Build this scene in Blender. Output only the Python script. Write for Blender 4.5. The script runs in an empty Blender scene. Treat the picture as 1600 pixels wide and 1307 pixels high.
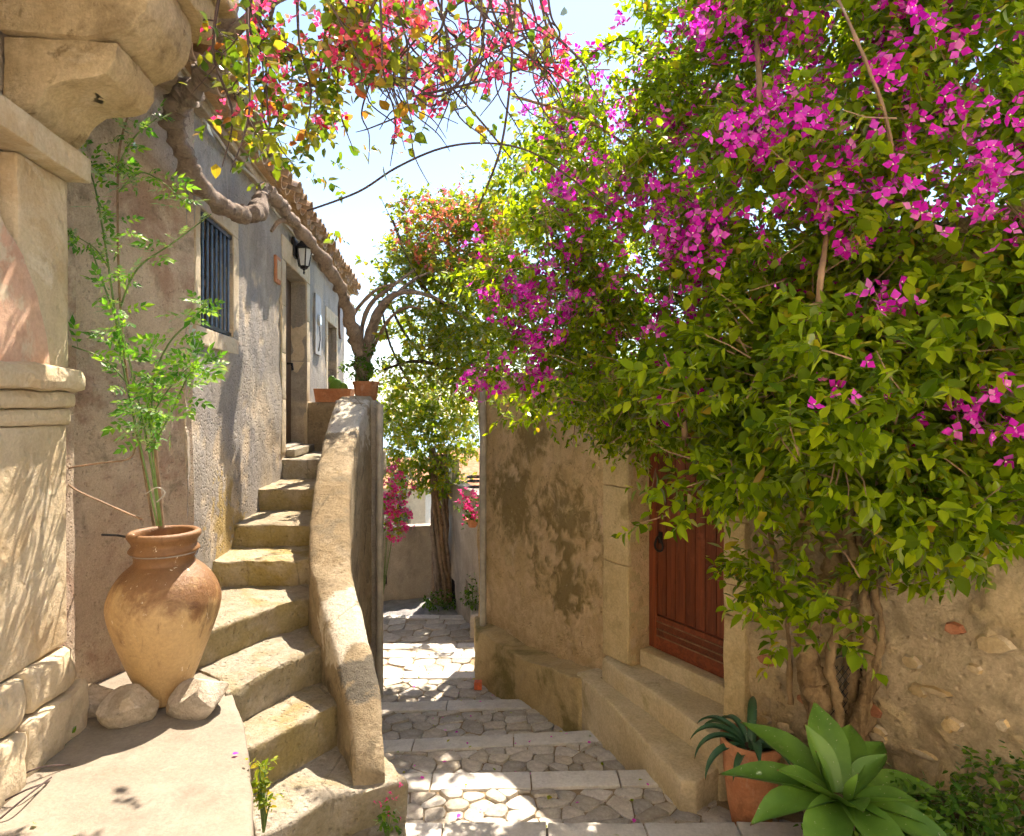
import bpy, bmesh, math, random
import numpy as np
from mathutils import Vector, Matrix, noise

random.seed(7)
rng = np.random.default_rng(11)
SC = bpy.context.scene
COL = SC.collection
PI = math.pi
H = 2.15                       # eye height above the nearest step

# ------------------------------------------------------------------ camera
cam = bpy.data.cameras.new('camera')
cam.lens = 22.5; cam.sensor_width = 36.0; cam.sensor_fit = 'HORIZONTAL'
cam.shift_y = -13.5 / 1600
cam.clip_start = 0.05; cam.clip_end = 6000
camo = bpy.data.objects.new('camera', cam); COL.objects.link(camo)
camo.location = (0, 0, H); camo.rotation_euler = (PI / 2, 0, 0)
SC.camera = camo

# ------------------------------------------------------------------ light
SUN = Vector((0.13, 0.50, 0.855)).normalized()
w = bpy.data.worlds.new('World'); SC.world = w; w.use_nodes = True
nt = w.node_tree; nt.nodes.clear()
sky = nt.nodes.new('ShaderNodeTexSky'); sky.sky_type = 'NISHITA'; sky.sun_disc = False
sky.sun_elevation = math.asin(SUN.z); sky.sun_rotation = math.atan2(SUN.x, SUN.y)
sky.air_density = 1.0; sky.dust_density = 0.3; sky.ozone_density = 1.0
bg = nt.nodes.new('ShaderNodeBackground'); bg.inputs['Strength'].default_value = 0.046
wo = nt.nodes.new('ShaderNodeOutputWorld')
nt.links.new(sky.outputs[0], bg.inputs[0]); nt.links.new(bg.outputs[0], wo.inputs[0])
sl = bpy.data.lights.new('sun', 'SUN'); sl.energy = 2.0; sl.angle = math.radians(0.55); sl.color = (1.0, 0.88, 0.72)
so = bpy.data.objects.new('sun', sl); COL.objects.link(so); so.location = (4, 14, 18)
so.rotation_euler = SUN.to_track_quat('Z', 'Y').to_euler()

SC.view_settings.view_transform = 'Standard'
SC.view_settings.look = 'None'
SC.view_settings.gamma = 1.0
SC.view_settings.use_curve_mapping = False
SC.view_settings.exposure = 2.85
SC.view_settings.use_white_balance = True
SC.view_settings.white_balance_temperature = 6700; SC.view_settings.white_balance_tint = 13
SC.render.engine = 'CYCLES'
SC.cycles.use_denoising = True
SC.cycles.max_bounces = 7; SC.cycles.diffuse_bounces = 4; SC.cycles.transmission_bounces = 6
SC.cycles.transparent_max_bounces = 6; SC.cycles.glossy_bounces = 2; SC.cycles.use_light_tree = False
SC.cycles.sample_clamp_indirect = 8.0
SC.cycles.use_adaptive_sampling = True; SC.cycles.adaptive_threshold = .05
SC.cycles.caustics_reflective = False; SC.cycles.caustics_refractive = False

# ------------------------------------------------------------------ helpers
def P(px, py, Y):
    """point of the place seen at photo pixel (px, py) at distance Y along the alley"""
    return Vector(((px - 800) / 1000 * Y, Y, H - (py - 640) / 1000 * Y))

def fbm(v, s, o=3):
    return noise.fractal(Vector(v) * s, 1.0, 2.0, o)

class MB:
    def __init__(s): s.v = []; s.f = []
    def add(s, vs, fs):
        b = len(s.v); s.v += [tuple(p) for p in vs]; s.f += [tuple(i + b for i in q) for q in fs]
        return s
    def box(s, lo, hi):
        x0, y0, z0 = lo; x1, y1, z1 = hi
        return s.add([(x0,y0,z0),(x1,y0,z0),(x1,y1,z0),(x0,y1,z0),(x0,y0,z1),(x1,y0,z1),(x1,y1,z1),(x0,y1,z1)],
              [(0,3,2,1),(4,5,6,7),(0,1,5,4),(1,2,6,5),(2,3,7,6),(3,0,4,7)])
    def fbox(s, fr, a0, a1, z0, z1, o0, o1):
        """box in a wall frame fr(a, z, off)"""
        c = [fr(a, z, o) for z in (z0, z1) for a, o in ((a0,o0),(a1,o0),(a1,o1),(a0,o1))]
        return s.add(c, [(0,3,2,1),(4,5,6,7),(0,1,5,4),(1,2,6,5),(2,3,7,6),(3,0,4,7)])
    def prism(s, poly, z0, z1):
        n = len(poly)
        zz = z1 if isinstance(z1, (list, tuple)) else [z1] * n
        vs = [(p[0], p[1], z0) for p in poly] + [(p[0], p[1], zz[i]) for i, p in enumerate(poly)]
        fs = [tuple(range(n - 1, -1, -1)), tuple(range(n, 2 * n))] + [(i, (i+1) % n, n + (i+1) % n, n + i) for i in range(n)]
        return s.add(vs, fs)
    def tube(s, pts, radii, n=8, wob=0.0):
        pts = [Vector(p) for p in pts]
        if not isinstance(radii, (list, tuple)): radii = [radii] * len(pts)
        up = None; rings = []
        for i, p in enumerate(pts):
            t = (pts[min(i+1, len(pts)-1)] - pts[max(i-1, 0)])
            if t.length < 1e-9: t = Vector((0,0,1))
            t.normalize()
            if up is None:
                up = t.orthogonal().normalized()
            up = (up - t * up.dot(t))
            if up.length < 1e-6: up = t.orthogonal()
            up.normalize(); b = t.cross(up)
            r = radii[i]; ring = []
            for k in range(n):
                a = 2 * PI * k / n
                d = up * math.cos(a) + b * math.sin(a)
                rr = r * (1 + wob * noise.noise((p + d * r) * (0.5 / max(r, .004))))
                ring.append(p + d * rr)
            rings.append(ring)
        vs = [q for r in rings for q in r]; fs = []
        for i in range(len(rings) - 1):
            for k in range(n):
                fs.append((i*n+k, i*n+(k+1) % n, (i+1)*n+(k+1) % n, (i+1)*n+k))
        fs.append(tuple(range(n-1, -1, -1))); fs.append(tuple((len(rings)-1)*n+k for k in range(n)))
        return s.add(vs, fs)
    def lathe(s, prof, c, n=32, wob=0.0):
        vs = []; fs = []
        for (r, z) in prof:
            for k in range(n):
                a = 2 * PI * k / n
                rr = r * (1 + wob * noise.noise(Vector((math.cos(a) * 1.3, math.sin(a) * 1.3, z * 3))))
                vs.append((c[0] + rr * math.cos(a), c[1] + rr * math.sin(a), c[2] + z))
        for i in range(len(prof) - 1):
            for k in range(n):
                fs.append((i*n+k, i*n+(k+1) % n, (i+1)*n+(k+1) % n, (i+1)*n+k))
        fs.append(tuple(range(n-1, -1, -1))); fs.append(tuple((len(prof)-1)*n+k for k in range(n)))
        return s.add(vs, fs)

def spline(pts, m=6):
    """Catmull-Rom through tuples of any length"""
    a = [np.array(p, float) for p in pts]; out = []
    for i in range(len(a) - 1):
        p0 = a[max(i-1, 0)]; p1 = a[i]; p2 = a[i+1]; p3 = a[min(i+2, len(a)-1)]
        for k in range(m):
            t = k / m
            out.append(.5 * ((2*p1) + (p2-p0)*t + (2*p0-5*p1+4*p2-p3)*t*t + (3*p1-p0-3*p2+p3)*t**3))
    out.append(a[-1])
    return out

ROOT = {}
def set_props(o, label=None, cat=None, group=None, kind=None):
    if label: o['label'] = label
    if cat: o['category'] = cat
    if group: o['group'] = group
    if kind: o['kind'] = kind
    return o

def thing(name, loc, label, cat, group=None, kind=None):
    o = bpy.data.objects.new(name, None); COL.objects.link(o)
    o.location = loc; o.empty_display_size = .1; ROOT[o.name] = Vector(loc)
    return set_props(o, label, cat, group, kind)

def root_of(o):
    while o.parent is not None: o = o.parent
    return Vector(o.location)

def link_mesh(name, me, m, parent=None, loc=(0, 0, 0), smooth=None):
    o = bpy.data.objects.new(name, me); COL.objects.link(o)
    o.location = loc
    if m is not None and len(me.materials) == 0: me.materials.append(m)
    if parent is not None: o.parent = parent
    if smooth is not None:
        me.shade_smooth()
        if smooth < 180: me.set_sharp_from_angle(angle=math.radians(smooth))
    return o

def build(name, mb, m, parent=None, loc=None, smooth=None, noise_amp=0, noise_scale=4, bevel=0, maxlen=0, label=None):
    """mb is in place coordinates; its object's origin is the root's (or loc)"""
    base = root_of(parent) if parent is not None else Vector(loc if loc is not None else (0, 0, 0))
    me = bpy.data.meshes.new(name)
    if bevel or maxlen or noise_amp:
        bm = bmesh.new()
        vs = [bm.verts.new(p) for p in mb.v]
        for q in mb.f:
            try: bm.faces.new([vs[i] for i in q])
            except ValueError: pass
        bmesh.ops.remove_doubles(bm, verts=bm.verts, dist=1e-5)
        bmesh.ops.recalc_face_normals(bm, faces=bm.faces)
        if bevel:
            es = [e for e in bm.edges if len(e.link_faces) == 2 and e.calc_face_angle(0) > .5]
            bmesh.ops.bevel(bm, geom=es, offset=bevel, segments=2, profile=.6, affect='EDGES', clamp_overlap=True)
        if maxlen:
            bmesh.ops.triangulate(bm, faces=bm.faces)
            for it in range(6):
                es = [e for e in bm.edges if e.calc_length() > maxlen]
                if not es: break
                bmesh.ops.subdivide_edges(bm, edges=es, cuts=1, use_grid_fill=False)
                bmesh.ops.triangulate(bm, faces=[f for f in bm.faces if len(f.verts) > 3])
        if noise_amp:
            for v in bm.verts:
                nv = noise.noise_vector(v.co * noise_scale) + .5 * noise.noise_vector(v.co * noise_scale * 2.7)
                v.co += nv * noise_amp
        for v in bm.verts: v.co -= base
        bm.to_mesh(me); bm.free()
    else:
        me.from_pydata([(p[0]-base.x, p[1]-base.y, p[2]-base.z) for p in mb.v], [], mb.f)
        me.update()
        if getattr(mb, 'er', None):
            at = me.attributes.new('erosion', 'FLOAT', 'POINT')
            at.data.foreach_set('value', (mb.er + [0.0] * (len(mb.v) - len(mb.er))))
    o = link_mesh(name, me, m, parent, (0, 0, 0) if parent is not None else base, smooth)
    if label: o['label'] = label
    return o

def wall_mesh(fr, a0, a1, z0, z1, holes, thick, step=.07, amp=.008, sc=1.6, erode=None, depth=.012):
    """wall in frame fr(a, z, off) with rectangular openings (a0,a1,z0,z1) and uneven plaster"""
    def cuts(lo, hi, marks):
        ms = sorted(set([lo, hi] + [m for m in marks if lo < m < hi])); out = [lo]
        for p, q in zip(ms[:-1], ms[1:]):
            n = max(1, int(round((q - p) / step)))
            out += [p + (q - p) * (k + 1) / n for k in range(n)]
        return out
    A = cuts(a0, a1, [h[i] for h in holes for i in (0, 1)])
    Z = cuts(z0, z1, [h[i] for h in holes for i in (2, 3)])
    nA, nZ = len(A), len(Z)
    mb = MB(); mb.er = []
    for i, a in enumerate(A):
        for j, z in enumerate(Z):
            p = fr(a, z, 0); e = 0.0
            if erode:
                e = max(0.0, min(1.0, (fbm(p + Vector((9, 3, 5)), 2.6, 5) + .35 * fbm(p, 11, 3) + erode(a, z)) / .07 + .5))
                e *= e * (3 - 2 * e)
            mb.er.append(e)
            d = -depth * e + e * .008 * noise.noise(p * 26) + amp * (fbm(p, sc, 4) * 1.6 + .35 * noise.noise(p * 9))
            mb.v.append(tuple(fr(a, z, d)))
    nf = len(mb.v)
    for i, a in enumerate(A):
        for j, z in enumerate(Z): mb.v.append(tuple(fr(a, z, -thick)))
    def solid(i, j):
        if i < 0 or j < 0 or i >= nA - 1 or j >= nZ - 1: return False
        a = (A[i] + A[i+1]) / 2; z = (Z[j] + Z[j+1]) / 2
        return not any(h[0] < a < h[1] and h[2] < z < h[3] for h in holes)
    F = lambda i, j: i * nZ + j
    for i in range(nA - 1):
        for j in range(nZ - 1):
            if not solid(i, j): continue
            q = (F(i,j), F(i+1,j), F(i+1,j+1), F(i,j+1))
            mb.f.append(q); mb.f.append(tuple(k + nf for k in reversed(q)))
            for (di, dj, e) in ((-1,0,(F(i,j),F(i,j+1))), (1,0,(F(i+1,j+1),F(i+1,j))), (0,-1,(F(i+1,j),F(i,j))), (0,1,(F(i,j+1),F(i+1,j+1)))):
                if not solid(i+di, j+dj): mb.f.append((e[0], e[1], e[1]+nf, e[0]+nf))
    return mb

# ------------------------------------------------------------------ materials
MATS = {}
class NT:
    def __init__(s, name):
        s.m = bpy.data.materials.new(name); s.m.use_nodes = True
        s.t = s.m.node_tree; s.t.nodes.clear()
        s.out = s.n('ShaderNodeOutputMaterial')
        MATS[name] = s.m
    def n(s, typ, **kw):
        x = s.t.nodes.new(typ)
        for k, v in kw.items():
            if k.startswith('i_'):
                key = k[2:]; key = int(key) if key.isdigit() else key.replace('_', ' ')
                if hasattr(v, 'is_output') or isinstance(v, bpy.types.NodeSocket): s.t.links.new(v, x.inputs[key])
                else: x.inputs[key].default_value = v
            else: setattr(x, k, v)
        return x
    def l(s, a, b): s.t.links.new(a, b)
    def coord(s): return s.n('ShaderNodeTexCoord').outputs['Object']
    def mapping(s, v, scale=(1,1,1), loc=(0,0,0), rot=(0,0,0)):
        m = s.n('ShaderNodeMapping', i_Vector=v); m.inputs['Scale'].default_value = scale
        m.inputs['Location'].default_value = loc; m.inputs['Rotation'].default_value = rot
        return m.outputs[0]
    def noise(s, v, scale, detail=6, rough=.6, dist=0.0):
        x = s.n('ShaderNodeTexNoise', i_Vector=v, i_Scale=scale, i_Detail=detail, i_Roughness=rough, i_Distortion=dist)
        return x.outputs[0]
    def ramp(s, f, lo, hi):
        x = s.n('ShaderNodeMapRange', i_Value=f); x.interpolation_type = 'SMOOTHSTEP'
        x.inputs['From Min'].default_value = lo; x.inputs['From Max'].default_value = hi
        return x.outputs[0]
    def math(s, op, a, b=0.0):
        x = s.n('ShaderNodeMath', operation=op)
        for i, v in enumerate((a, b)):
            if isinstance(v, bpy.types.NodeSocket): s.l(v, x.inputs[i])
            else: x.inputs[i].default_value = v
        return x.outputs[0]
    def mix(s, f, a, b, blend='MIX'):
        x = s.n('ShaderNodeMix', data_type='RGBA', blend_type=blend)
        for i, v in ((0, f), (6, a), (7, b)):
            if isinstance(v, bpy.types.NodeSocket): s.l(v, x.inputs[i])
            else: x.inputs[i].default_value = v if i == 0 else (*v, 1)
        return x.outputs[2]

def rough_mat(name, c1, c2, scale=1.5, rough=.9, layers=(), grain=.35, gscale=60, bump=.5, bscale=14, streak=None, pits=0, spec=.25, objvar=0.0, under=None, crack=0, moss=None):
    """mineral surface. layers: (colour, scale, lo, hi, strength, (sx,sy,sz), spot) - spot=(centre, radius) limits a stain to a place"""
    T = NT(name); v = T.coord()
    col = T.mix(T.ramp(T.noise(v, scale, 8, .62, .4), .34, .66), c1, c2)
    col = T.mix(T.math('MULTIPLY', T.ramp(T.noise(v, scale * 5.3, 6, .65), .45, .75), .45), col, tuple(.62 * a for a in c1))
    col = T.mix(T.math('MULTIPLY', T.ramp(T.noise(T.mapping(v, loc=(3.1, 7.7, 1.9)), scale * 3.1, 6, .6), .52, .8), .5), col, tuple(min(.85, 1.3 * a) for a in c2))
    for k, L in enumerate(layers):
        c, s_, lo, hi, st = L[:5]; sc = L[5] if len(L) > 5 and L[5] else (1, 1, 1)
        f = T.noise(T.mapping(v, scale=sc, loc=(k * 5.3 + 1.7, k * 2.9, k * 4.1)), s_, 8, .66, .5)
        if len(L) > 6 and L[6]:
            g = None
            for (ctr, rad) in L[6]:
                d = T.n('ShaderNodeVectorMath', operation='DISTANCE'); T.l(v, d.inputs[0]); d.inputs[1].default_value = ctr
                q = T.math('SUBTRACT', 1.0, T.math('DIVIDE', d.outputs['Value'], rad))
                g = q if g is None else T.math('MAXIMUM', g, q)
            f = T.math('ADD', f, T.math('MULTIPLY', T.math('SUBTRACT', g, .35), .55))
        col = T.mix(T.math('MULTIPLY', T.ramp(f, lo, hi), st), col, c)
    if crack:
        vo = T.n('ShaderNodeTexVoronoi', i_Vector=T.mapping(v, scale=(1, 1, .2)), i_Scale=crack, feature='DISTANCE_TO_EDGE')
        dn = T.math('ADD', vo.outputs['Distance'], T.math('MULTIPLY', T.math('SUBTRACT', T.noise(v, 7, 3, .5), .5), .045))
        cf = T.math('MULTIPLY', T.math('SUBTRACT', 1.0, T.ramp(T.math('ABSOLUTE', dn), .002, .010)), T.ramp(T.noise(v, 2.0, 3, .5), .46, .56))
        col = T.mix(T.math('MULTIPLY', cf, .5), col, tuple(.35 * a for a in c1))
    if moss:
        gn = T.n('ShaderNodeNewGeometry'); sx = T.n('ShaderNodeSeparateXYZ'); T.l(gn.outputs['Normal'], sx.inputs[0])
        mf = T.math('MULTIPLY', T.math('SUBTRACT', 1.0, T.ramp(sx.outputs[2], .25, .75)), T.ramp(T.noise(v, 4.5, 7, .65), .34, .60))
        col = T.mix(T.math('MULTIPLY', mf, .75), col, moss)
    if under:
        at = T.n('ShaderNodeAttribute', attribute_name='erosion')
        uc = T.mix(T.ramp(T.noise(v, 9, 6, .7), .35, .65), under[0], under[1])
        col = T.mix(at.outputs['Fac'], col, uc)
    if objvar:
        oi = T.n('ShaderNodeObjectInfo'); gi = T.n('ShaderNodeNewGeometry')
        rnd = T.math('FRACT', T.math('ADD', oi.outputs['Random'], gi.outputs['Random Per Island']))
        hs = T.n('ShaderNodeHueSaturation', i_Color=col)
        T.l(T.math('ADD', T.math('MULTIPLY', rnd, objvar), 1 - objvar / 2), hs.inputs['Value'])
        hs.inputs['Hue'].default_value = .5
        T.l(T.math('ADD', T.math('MULTIPLY', T.math('FRACT', T.math('MULTIPLY', rnd, 7.3)), .6), .6), hs.inputs['Saturation'])
        col = hs.outputs[0]
    g = T.noise(v, gscale, 4, .7)
    col = T.mix(grain, col, T.mix(T.ramp(g, .3, .7), (.35, .33, .3), (1, 1, 1)), 'MULTIPLY')
    b1 = T.noise(v, bscale, 8, .65, .2); b2 = T.noise(v, bscale * 6, 5, .7)
    hgt = T.math('ADD', T.math('MULTIPLY', b1, .7), T.math('MULTIPLY', b2, .3))
    if pits:
        vo = T.n('ShaderNodeTexVoronoi', i_Vector=T.mapping(v, scale=(1, 1, 1)), i_Scale=pits)
        hgt = T.math('ADD', hgt, T.math('MULTIPLY', T.ramp(vo.outputs['Distance'], .05, .35), .35))
    bp = T.n('ShaderNodeBump', i_Strength=bump, i_Distance=.03, i_Height=hgt)
    p = T.n('ShaderNodeBsdfPrincipled', i_Base_Color=col, i_Roughness=rough, i_Normal=bp.outputs[0])
    p.inputs['Specular IOR Level'].default_value = spec
    T.l(p.outputs[0], T.out.inputs[0])
    return T.m

def leaf_mat(name, ramp, trans=.45, rough=.42, tint=(1.5, 1.6, .6), spec=.45):
    T = NT(name)
    g = T.n('ShaderNodeNewGeometry'); oi = T.n('ShaderNodeObjectInfo')
    f = T.math('FRACT', T.math('ADD', g.outputs['Random Per Island'], T.math('MULTIPLY', oi.outputs['Random'], 3.7)))
    cr = T.n('ShaderNodeValToRGB', i_Fac=f)
    el = cr.color_ramp.elements
    while len(el) < len(ramp): el.new(.5)
    for i, (pos, c) in enumerate(ramp):
        el[i].position = pos; el[i].color = (*c, 1)
    col = cr.outputs[0]
    tc = T.mix(1.0, col, tint, 'MULTIPLY')
    p = T.n('ShaderNodeBsdfDiffuse', i_Color=col)
    tr = T.n('ShaderNodeBsdfTranslucent', i_Color=tc)
    gl = T.n('ShaderNodeBsdfGlossy', i_Roughness=rough)
    mx = T.n('ShaderNodeMixShader', i_0=trans); T.l(p.outputs[0], mx.inputs[1]); T.l(tr.outputs[0], mx.inputs[2])
    fr = T.n('ShaderNodeFresnel', i_IOR=1.35)
    m2 = T.n('ShaderNodeMixShader'); T.l(T.math('MULTIPLY', fr.outputs[0], spec), m2.inputs[0]); T.l(mx.outputs[0], m2.inputs[1]); T.l(gl.outputs[0], m2.inputs[2])
    T.l(m2.outputs[0], T.out.inputs[0])
    return T.m

def simple_mat(name, c, rough=.5, metal=0.0, var=.25, scale=20, bump=.1):
    T = NT(name); v = T.coord()
    col = T.mix(T.ramp(T.noise(v, scale, 6, .6), .3, .7), tuple(a * (1 - var) for a in c), tuple(min(1, a * (1 + var)) for a in c))
    bp = T.n('ShaderNodeBump', i_Strength=bump, i_Distance=.01, i_Height=T.noise(v, scale * 4, 5, .6))
    p = T.n('ShaderNodeBsdfPrincipled', i_Base_Color=col, i_Roughness=rough, i_Metallic=metal, i_Normal=bp.outputs[0])
    T.l(p.outputs[0], T.out.inputs[0])
    return T.m

def wood_mat(name, c1, c2, rough=.5, axis=2, scale=9):
    T = NT(name); v = T.coord(); oi = T.n('ShaderNodeObjectInfo')
    sc = [scale * 3] * 3; sc[axis] = scale * .22
    vv = T.n('ShaderNodeVectorMath', operation='ADD'); T.l(v, vv.inputs[0])
    cx = T.n('ShaderNodeCombineXYZ'); T.l(T.math('MULTIPLY', oi.outputs['Random'], 9.0), cx.inputs[0]); T.l(cx.outputs[0], vv.inputs[1])
    f = T.noise(T.mapping(vv.outputs[0], scale=sc), 1.0, 8, .62, 1.2)
    col = T.mix(T.ramp(f, .3, .7), c1, c2)
    col = T.mix(T.math('MULTIPLY', T.ramp(T.noise(v, 5, 7, .7), .56, .72), .45), col, tuple(min(1, a * 1.5 + .05) for a in c2))
    col = T.mix(T.math('MULTIPLY', T.ramp(T.noise(T.mapping(v, loc=(5, 1, 3)), 8, 7, .7), .58, .7), .6), col, tuple(a * .4 for a in c1))
    col = T.mix(1.0, col, T.mix(oi.outputs['Random'], (.78, .78, .78), (1.15, 1.15, 1.15)), 'MULTIPLY')
    bp = T.n('ShaderNodeBump', i_Strength=.4, i_Distance=.01, i_Height=f)
    p = T.n('ShaderNodeBsdfPrincipled', i_Base_Color=col, i_Roughness=rough, i_Normal=bp.outputs[0])
    T.l(p.outputs[0], T.out.inputs[0])
    return T.m

M = {}
M['house'] = rough_mat('house_plaster', (.32, .29, .25), (.44, .40, .345), 1.4, layers=(
    ((.29, .28, .27), 1.6, .46, .66, .8, (1, 1, .35)), ((.50, .43, .325), 1.3, .50, .68, .75, (1, 1, .5)),
    ((.20, .165, .11), 3.4, .56, .74, .75, (1.4, 1.4, .22)), ((.20, .16, .12), 15, .62, .7, .5), ((.50, .34, .06), 7, .66, .72, .6, (1, 1, 1), [((.3, -1.3, -.3), 1.0)])), bump=.8, bscale=12, pits=30, under=((.52, .42, .30), (.64, .54, .40)))
M['roughcast'] = rough_mat('roughcast_plaster', (.60, .48, .36), (.72, .60, .46), 1.6, layers=(
    ((.40, .24, .17), 2.2, .48, .64, .75), ((.24, .20, .14), 4.2, .55, .70, .7), ((.72, .62, .48), 20, .62, .7, .7)), bump=1.1, bscale=26, gscale=110, pits=40)
M['portal'] = rough_mat('portal_limestone', (.58, .475, .315), (.67, .57, .41), 1.3, layers=(
    ((.50, .36, .20), 2.4, .50, .68, .75), ((.72, .65, .52), 4.5, .58, .70, .7), ((.34, .24, .13), 9, .62, .72, .6), ((.72, .48, .33), 1.9, .56, .68, .5)), grain=.22, bump=.6, bscale=14, pits=12)
M['pinkplaster'] = rough_mat('pink_plaster', (.58, .33, .22), (.64, .44, .32), 2.0, layers=(
    ((.62, .52, .38), 2.6, .52, .6, .9), ((.52, .2, .13), 3.5, .6, .68, .8)), grain=.2, bump=.4, bscale=12)
M['corbel'] = rough_mat('corbel_stone', (.56, .42, .23), (.68, .54, .33), 1.7, layers=(
    ((.28, .20, .10), 2.9, .50, .64, .8), ((.76, .64, .44), 3.4, .54, .68, .75), ((.22, .15, .07), 7, .58, .68, .75)), bump=1.0, bscale=18)
M['step'] = rough_mat('stair_stone', (.37, .315, .225), (.48, .42, .32), 2.4, layers=(
    ((.33, .26, .10), 2.6, .48, .64, .75), ((.26, .20, .13), 5.2, .56, .70, .7), ((.60, .52, .40), 7, .58, .7, .6), ((.52, .34, .04), 8.5, .68, .73, .6), ((.16, .12, .07), 20, .62, .70, .6)), bump=1.0, bscale=22, pits=24, objvar=.14, moss=(.34, .275, .12), crack=1.7)
M['parapet'] = rough_mat('parapet_plaster', (.34, .265, .16), (.47, .385, .26), 2.4, layers=(
    ((.27, .20, .11), 4.2, .46, .62, .8, None, [((.02, .7, 1.43), .8)]), ((.20, .165, .11), 5.2, .50, .64, .7), ((.74, .68, .56), 5.0, .48, .60, .9, None, [((.39, -.1, .97), .42), ((-.17, 2.1, 2.09), .5)]), ((.12, .115, .10), 7.5, .50, .62, .85, None, [((.53, -.4, .76), .26)]), ((.48, .36, .08), 6.5, .63, .70, .55), ((.15, .11, .06), 22, .6, .68, .6)), bump=1.0, bscale=22, pits=0, crack=1.4)
M['platform'] = rough_mat('platform_cement', (.265, .228, .18), (.32, .278, .225), 1.2, layers=(
    ((.31, .26, .195), 1.8, .54, .7, .6), ((.25, .21, .16), 6, .60, .72, .5), ((.42, .36, .28), 14, .6, .7, .5)), grain=.25, bump=.5, bscale=12)
M['rwall'] = rough_mat('right_wall_plaster', (.62, .45, .23), (.76, .57, .33), 2.2, layers=(
    ((.40, .29, .14), 6.0, .50, .66, .6), ((.76, .60, .40), 3.3, .54, .68, .7),
    ((.22, .165, .055), 9.0, .49, .72, .8, (1, 1, .8), [((.78, -1.3, 1.0), 1.0), ((.36, -.6, 1.3), .8), ((.85, -1.4, .55), .55), ((.55, -.9, 1.9), .5)]),
    ((.20, .14, .06), 17, .60, .68, .75), ((.80, .70, .52), 21, .64, .70, .6)), bump=1.0, bscale=22, pits=24, gscale=110, grain=.3, under=((.62, .45, .25), (.78, .60, .37)))
M['rubble'] = rough_mat('rubble_mortar', (.58, .44, .25), (.70, .56, .35), 2.2, layers=(
    ((.30, .25, .17), 2.0, .5, .62, .8), ((.70, .58, .40), 3.2, .56, .66, .7), ((.50, .26, .14), 4.4, .64, .7, .6), ((.24, .17, .08), 15, .6, .68, .7)), bump=1.1, bscale=20, pits=16, under=((.46, .37, .24), (.60, .48, .32)))
M['rubblestone'] = rough_mat('rubble_stone', (.52, .39, .22), (.68, .54, .34), 4, layers=(((.42, .34, .25), 6, .5, .7, .5),), bump=.5, bscale=22, objvar=.5)
M['brickchip'] = rough_mat('brick_chip', (.42, .17, .09), (.54, .26, .15), 6, bump=.5, bscale=25)
M['plinth'] = rough_mat('mossy_plinth', (.48, .35, .16), (.60, .47, .26), 1.5, layers=(
    ((.19, .16, .05), 1.9, .47, .64, .8), ((.46, .37, .22), 2.6, .56, .7, .6)), bump=.5, bscale=12)
M['ledge'] = rough_mat('ledge_cement', (.60, .49, .30), (.70, .60, .42), 1.7, layers=(
    ((.34, .28, .12), 3.4, .54, .68, .6), ((.55, .46, .32), 4, .6, .7, .5)), bump=.5, bscale=14)
M['jamb'] = rough_mat('door_jamb_stone', (.60, .47, .25), (.70, .57, .34), 1.7, layers=(
    ((.30, .23, .10), 2.1, .52, .66, .6), ((.62, .53, .36), 3.0, .58, .7, .5)), bump=.5, bscale=18, pits=30)
M['bed'] = rough_mat('path_mortar', (.30, .22, .13), (.42, .32, .20), 3, bump=.9, bscale=25, gscale=120)
M['cobble'] = rough_mat('paving_stone', (.47, .42, .35), (.61, .56, .48), 3.2, layers=(
    ((.38, .29, .19), 3.6, .54, .68, .6), ((.33, .32, .31), 5.5, .6, .7, .5)), bump=.45, bscale=26, objvar=.42)
M['slab'] = rough_mat('pale_edge_slab', (.60, .57, .52), (.72, .69, .63), 2.5, layers=(((.46, .40, .32), 4, .58, .72, .5),), bump=.4, bscale=20, grain=.22, objvar=.22)
M['greycob'] = rough_mat('grey_cobble_field', (.24, .24, .25), (.36, .36, .36), 5, bump=1.0, bscale=10, pits=9)
M['farwall'] = rough_mat('far_wall_plaster', (.44, .38, .31), (.55, .49, .41), 1.1, layers=(
    ((.24, .22, .20), 1.4, .5, .68, .7, (1, 1, .4)), ((.58, .48, .36), 2, .56, .7, .6)), bump=.5, bscale=8)
M['jar'] = rough_mat('glazed_jar_clay', (.43, .255, .10), (.57, .375, .165), 3.0, rough=.5, layers=(
    ((.62, .45, .23), 4.2, .46, .62, .6, (1.6, 1.6, .30), [((0, -.2, .30), .55)]), ((.12, .06, .03), 6.5, .56, .70, .7, (2.4, 2.4, .16)), ((.20, .09, .035), 3.2, .47, .62, .85, (1.2, 1.2, .8), [((0, 0, .74), .58)]),
    ((.86, .78, .62), 22, .63, .69, .85, (1.5, 1.5, .6)), ((.13, .06, .03), 6, .62, .72, .6)), grain=.25, bump=.4, bscale=18, spec=.45)
M['rock'] = rough_mat('loose_rock', (.52, .42, .29), (.68, .58, .44), 4, layers=(((.40, .32, .20), 7, .48, .64, .7), ((.22, .17, .11), 18, .6, .68, .6)), bump=1.0, bscale=18, objvar=.2)
M['terracotta'] = rough_mat('terracotta', (.50, .205, .095), (.62, .30, .16), 4, layers=(((.72, .58, .46), 5, .56, .70, .55, (1, 1, .5)), ((.28, .12, .06), 7, .58, .70, .5)), grain=.25, bump=.4, bscale=20, rough=.85)
M['tile'] = rough_mat('roof_tile_clay', (.46, .31, .18), (.58, .42, .27), 4, layers=(((.24, .20, .15), 6, .5, .66, .7), ((.62, .50, .26), 8, .6, .7, .5)), bump=.5, bscale=20, objvar=.35)
M['mortar'] = rough_mat('eave_mortar', (.44, .36, .26), (.56, .48, .36), 3, layers=(((.25, .2, .15), 5, .55, .7, .7),), bump=.8, bscale=18)
M['soil'] = rough_mat('soil', (.09, .06, .035), (.15, .10, .06), 9, bump=1.0, bscale=40)
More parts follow.
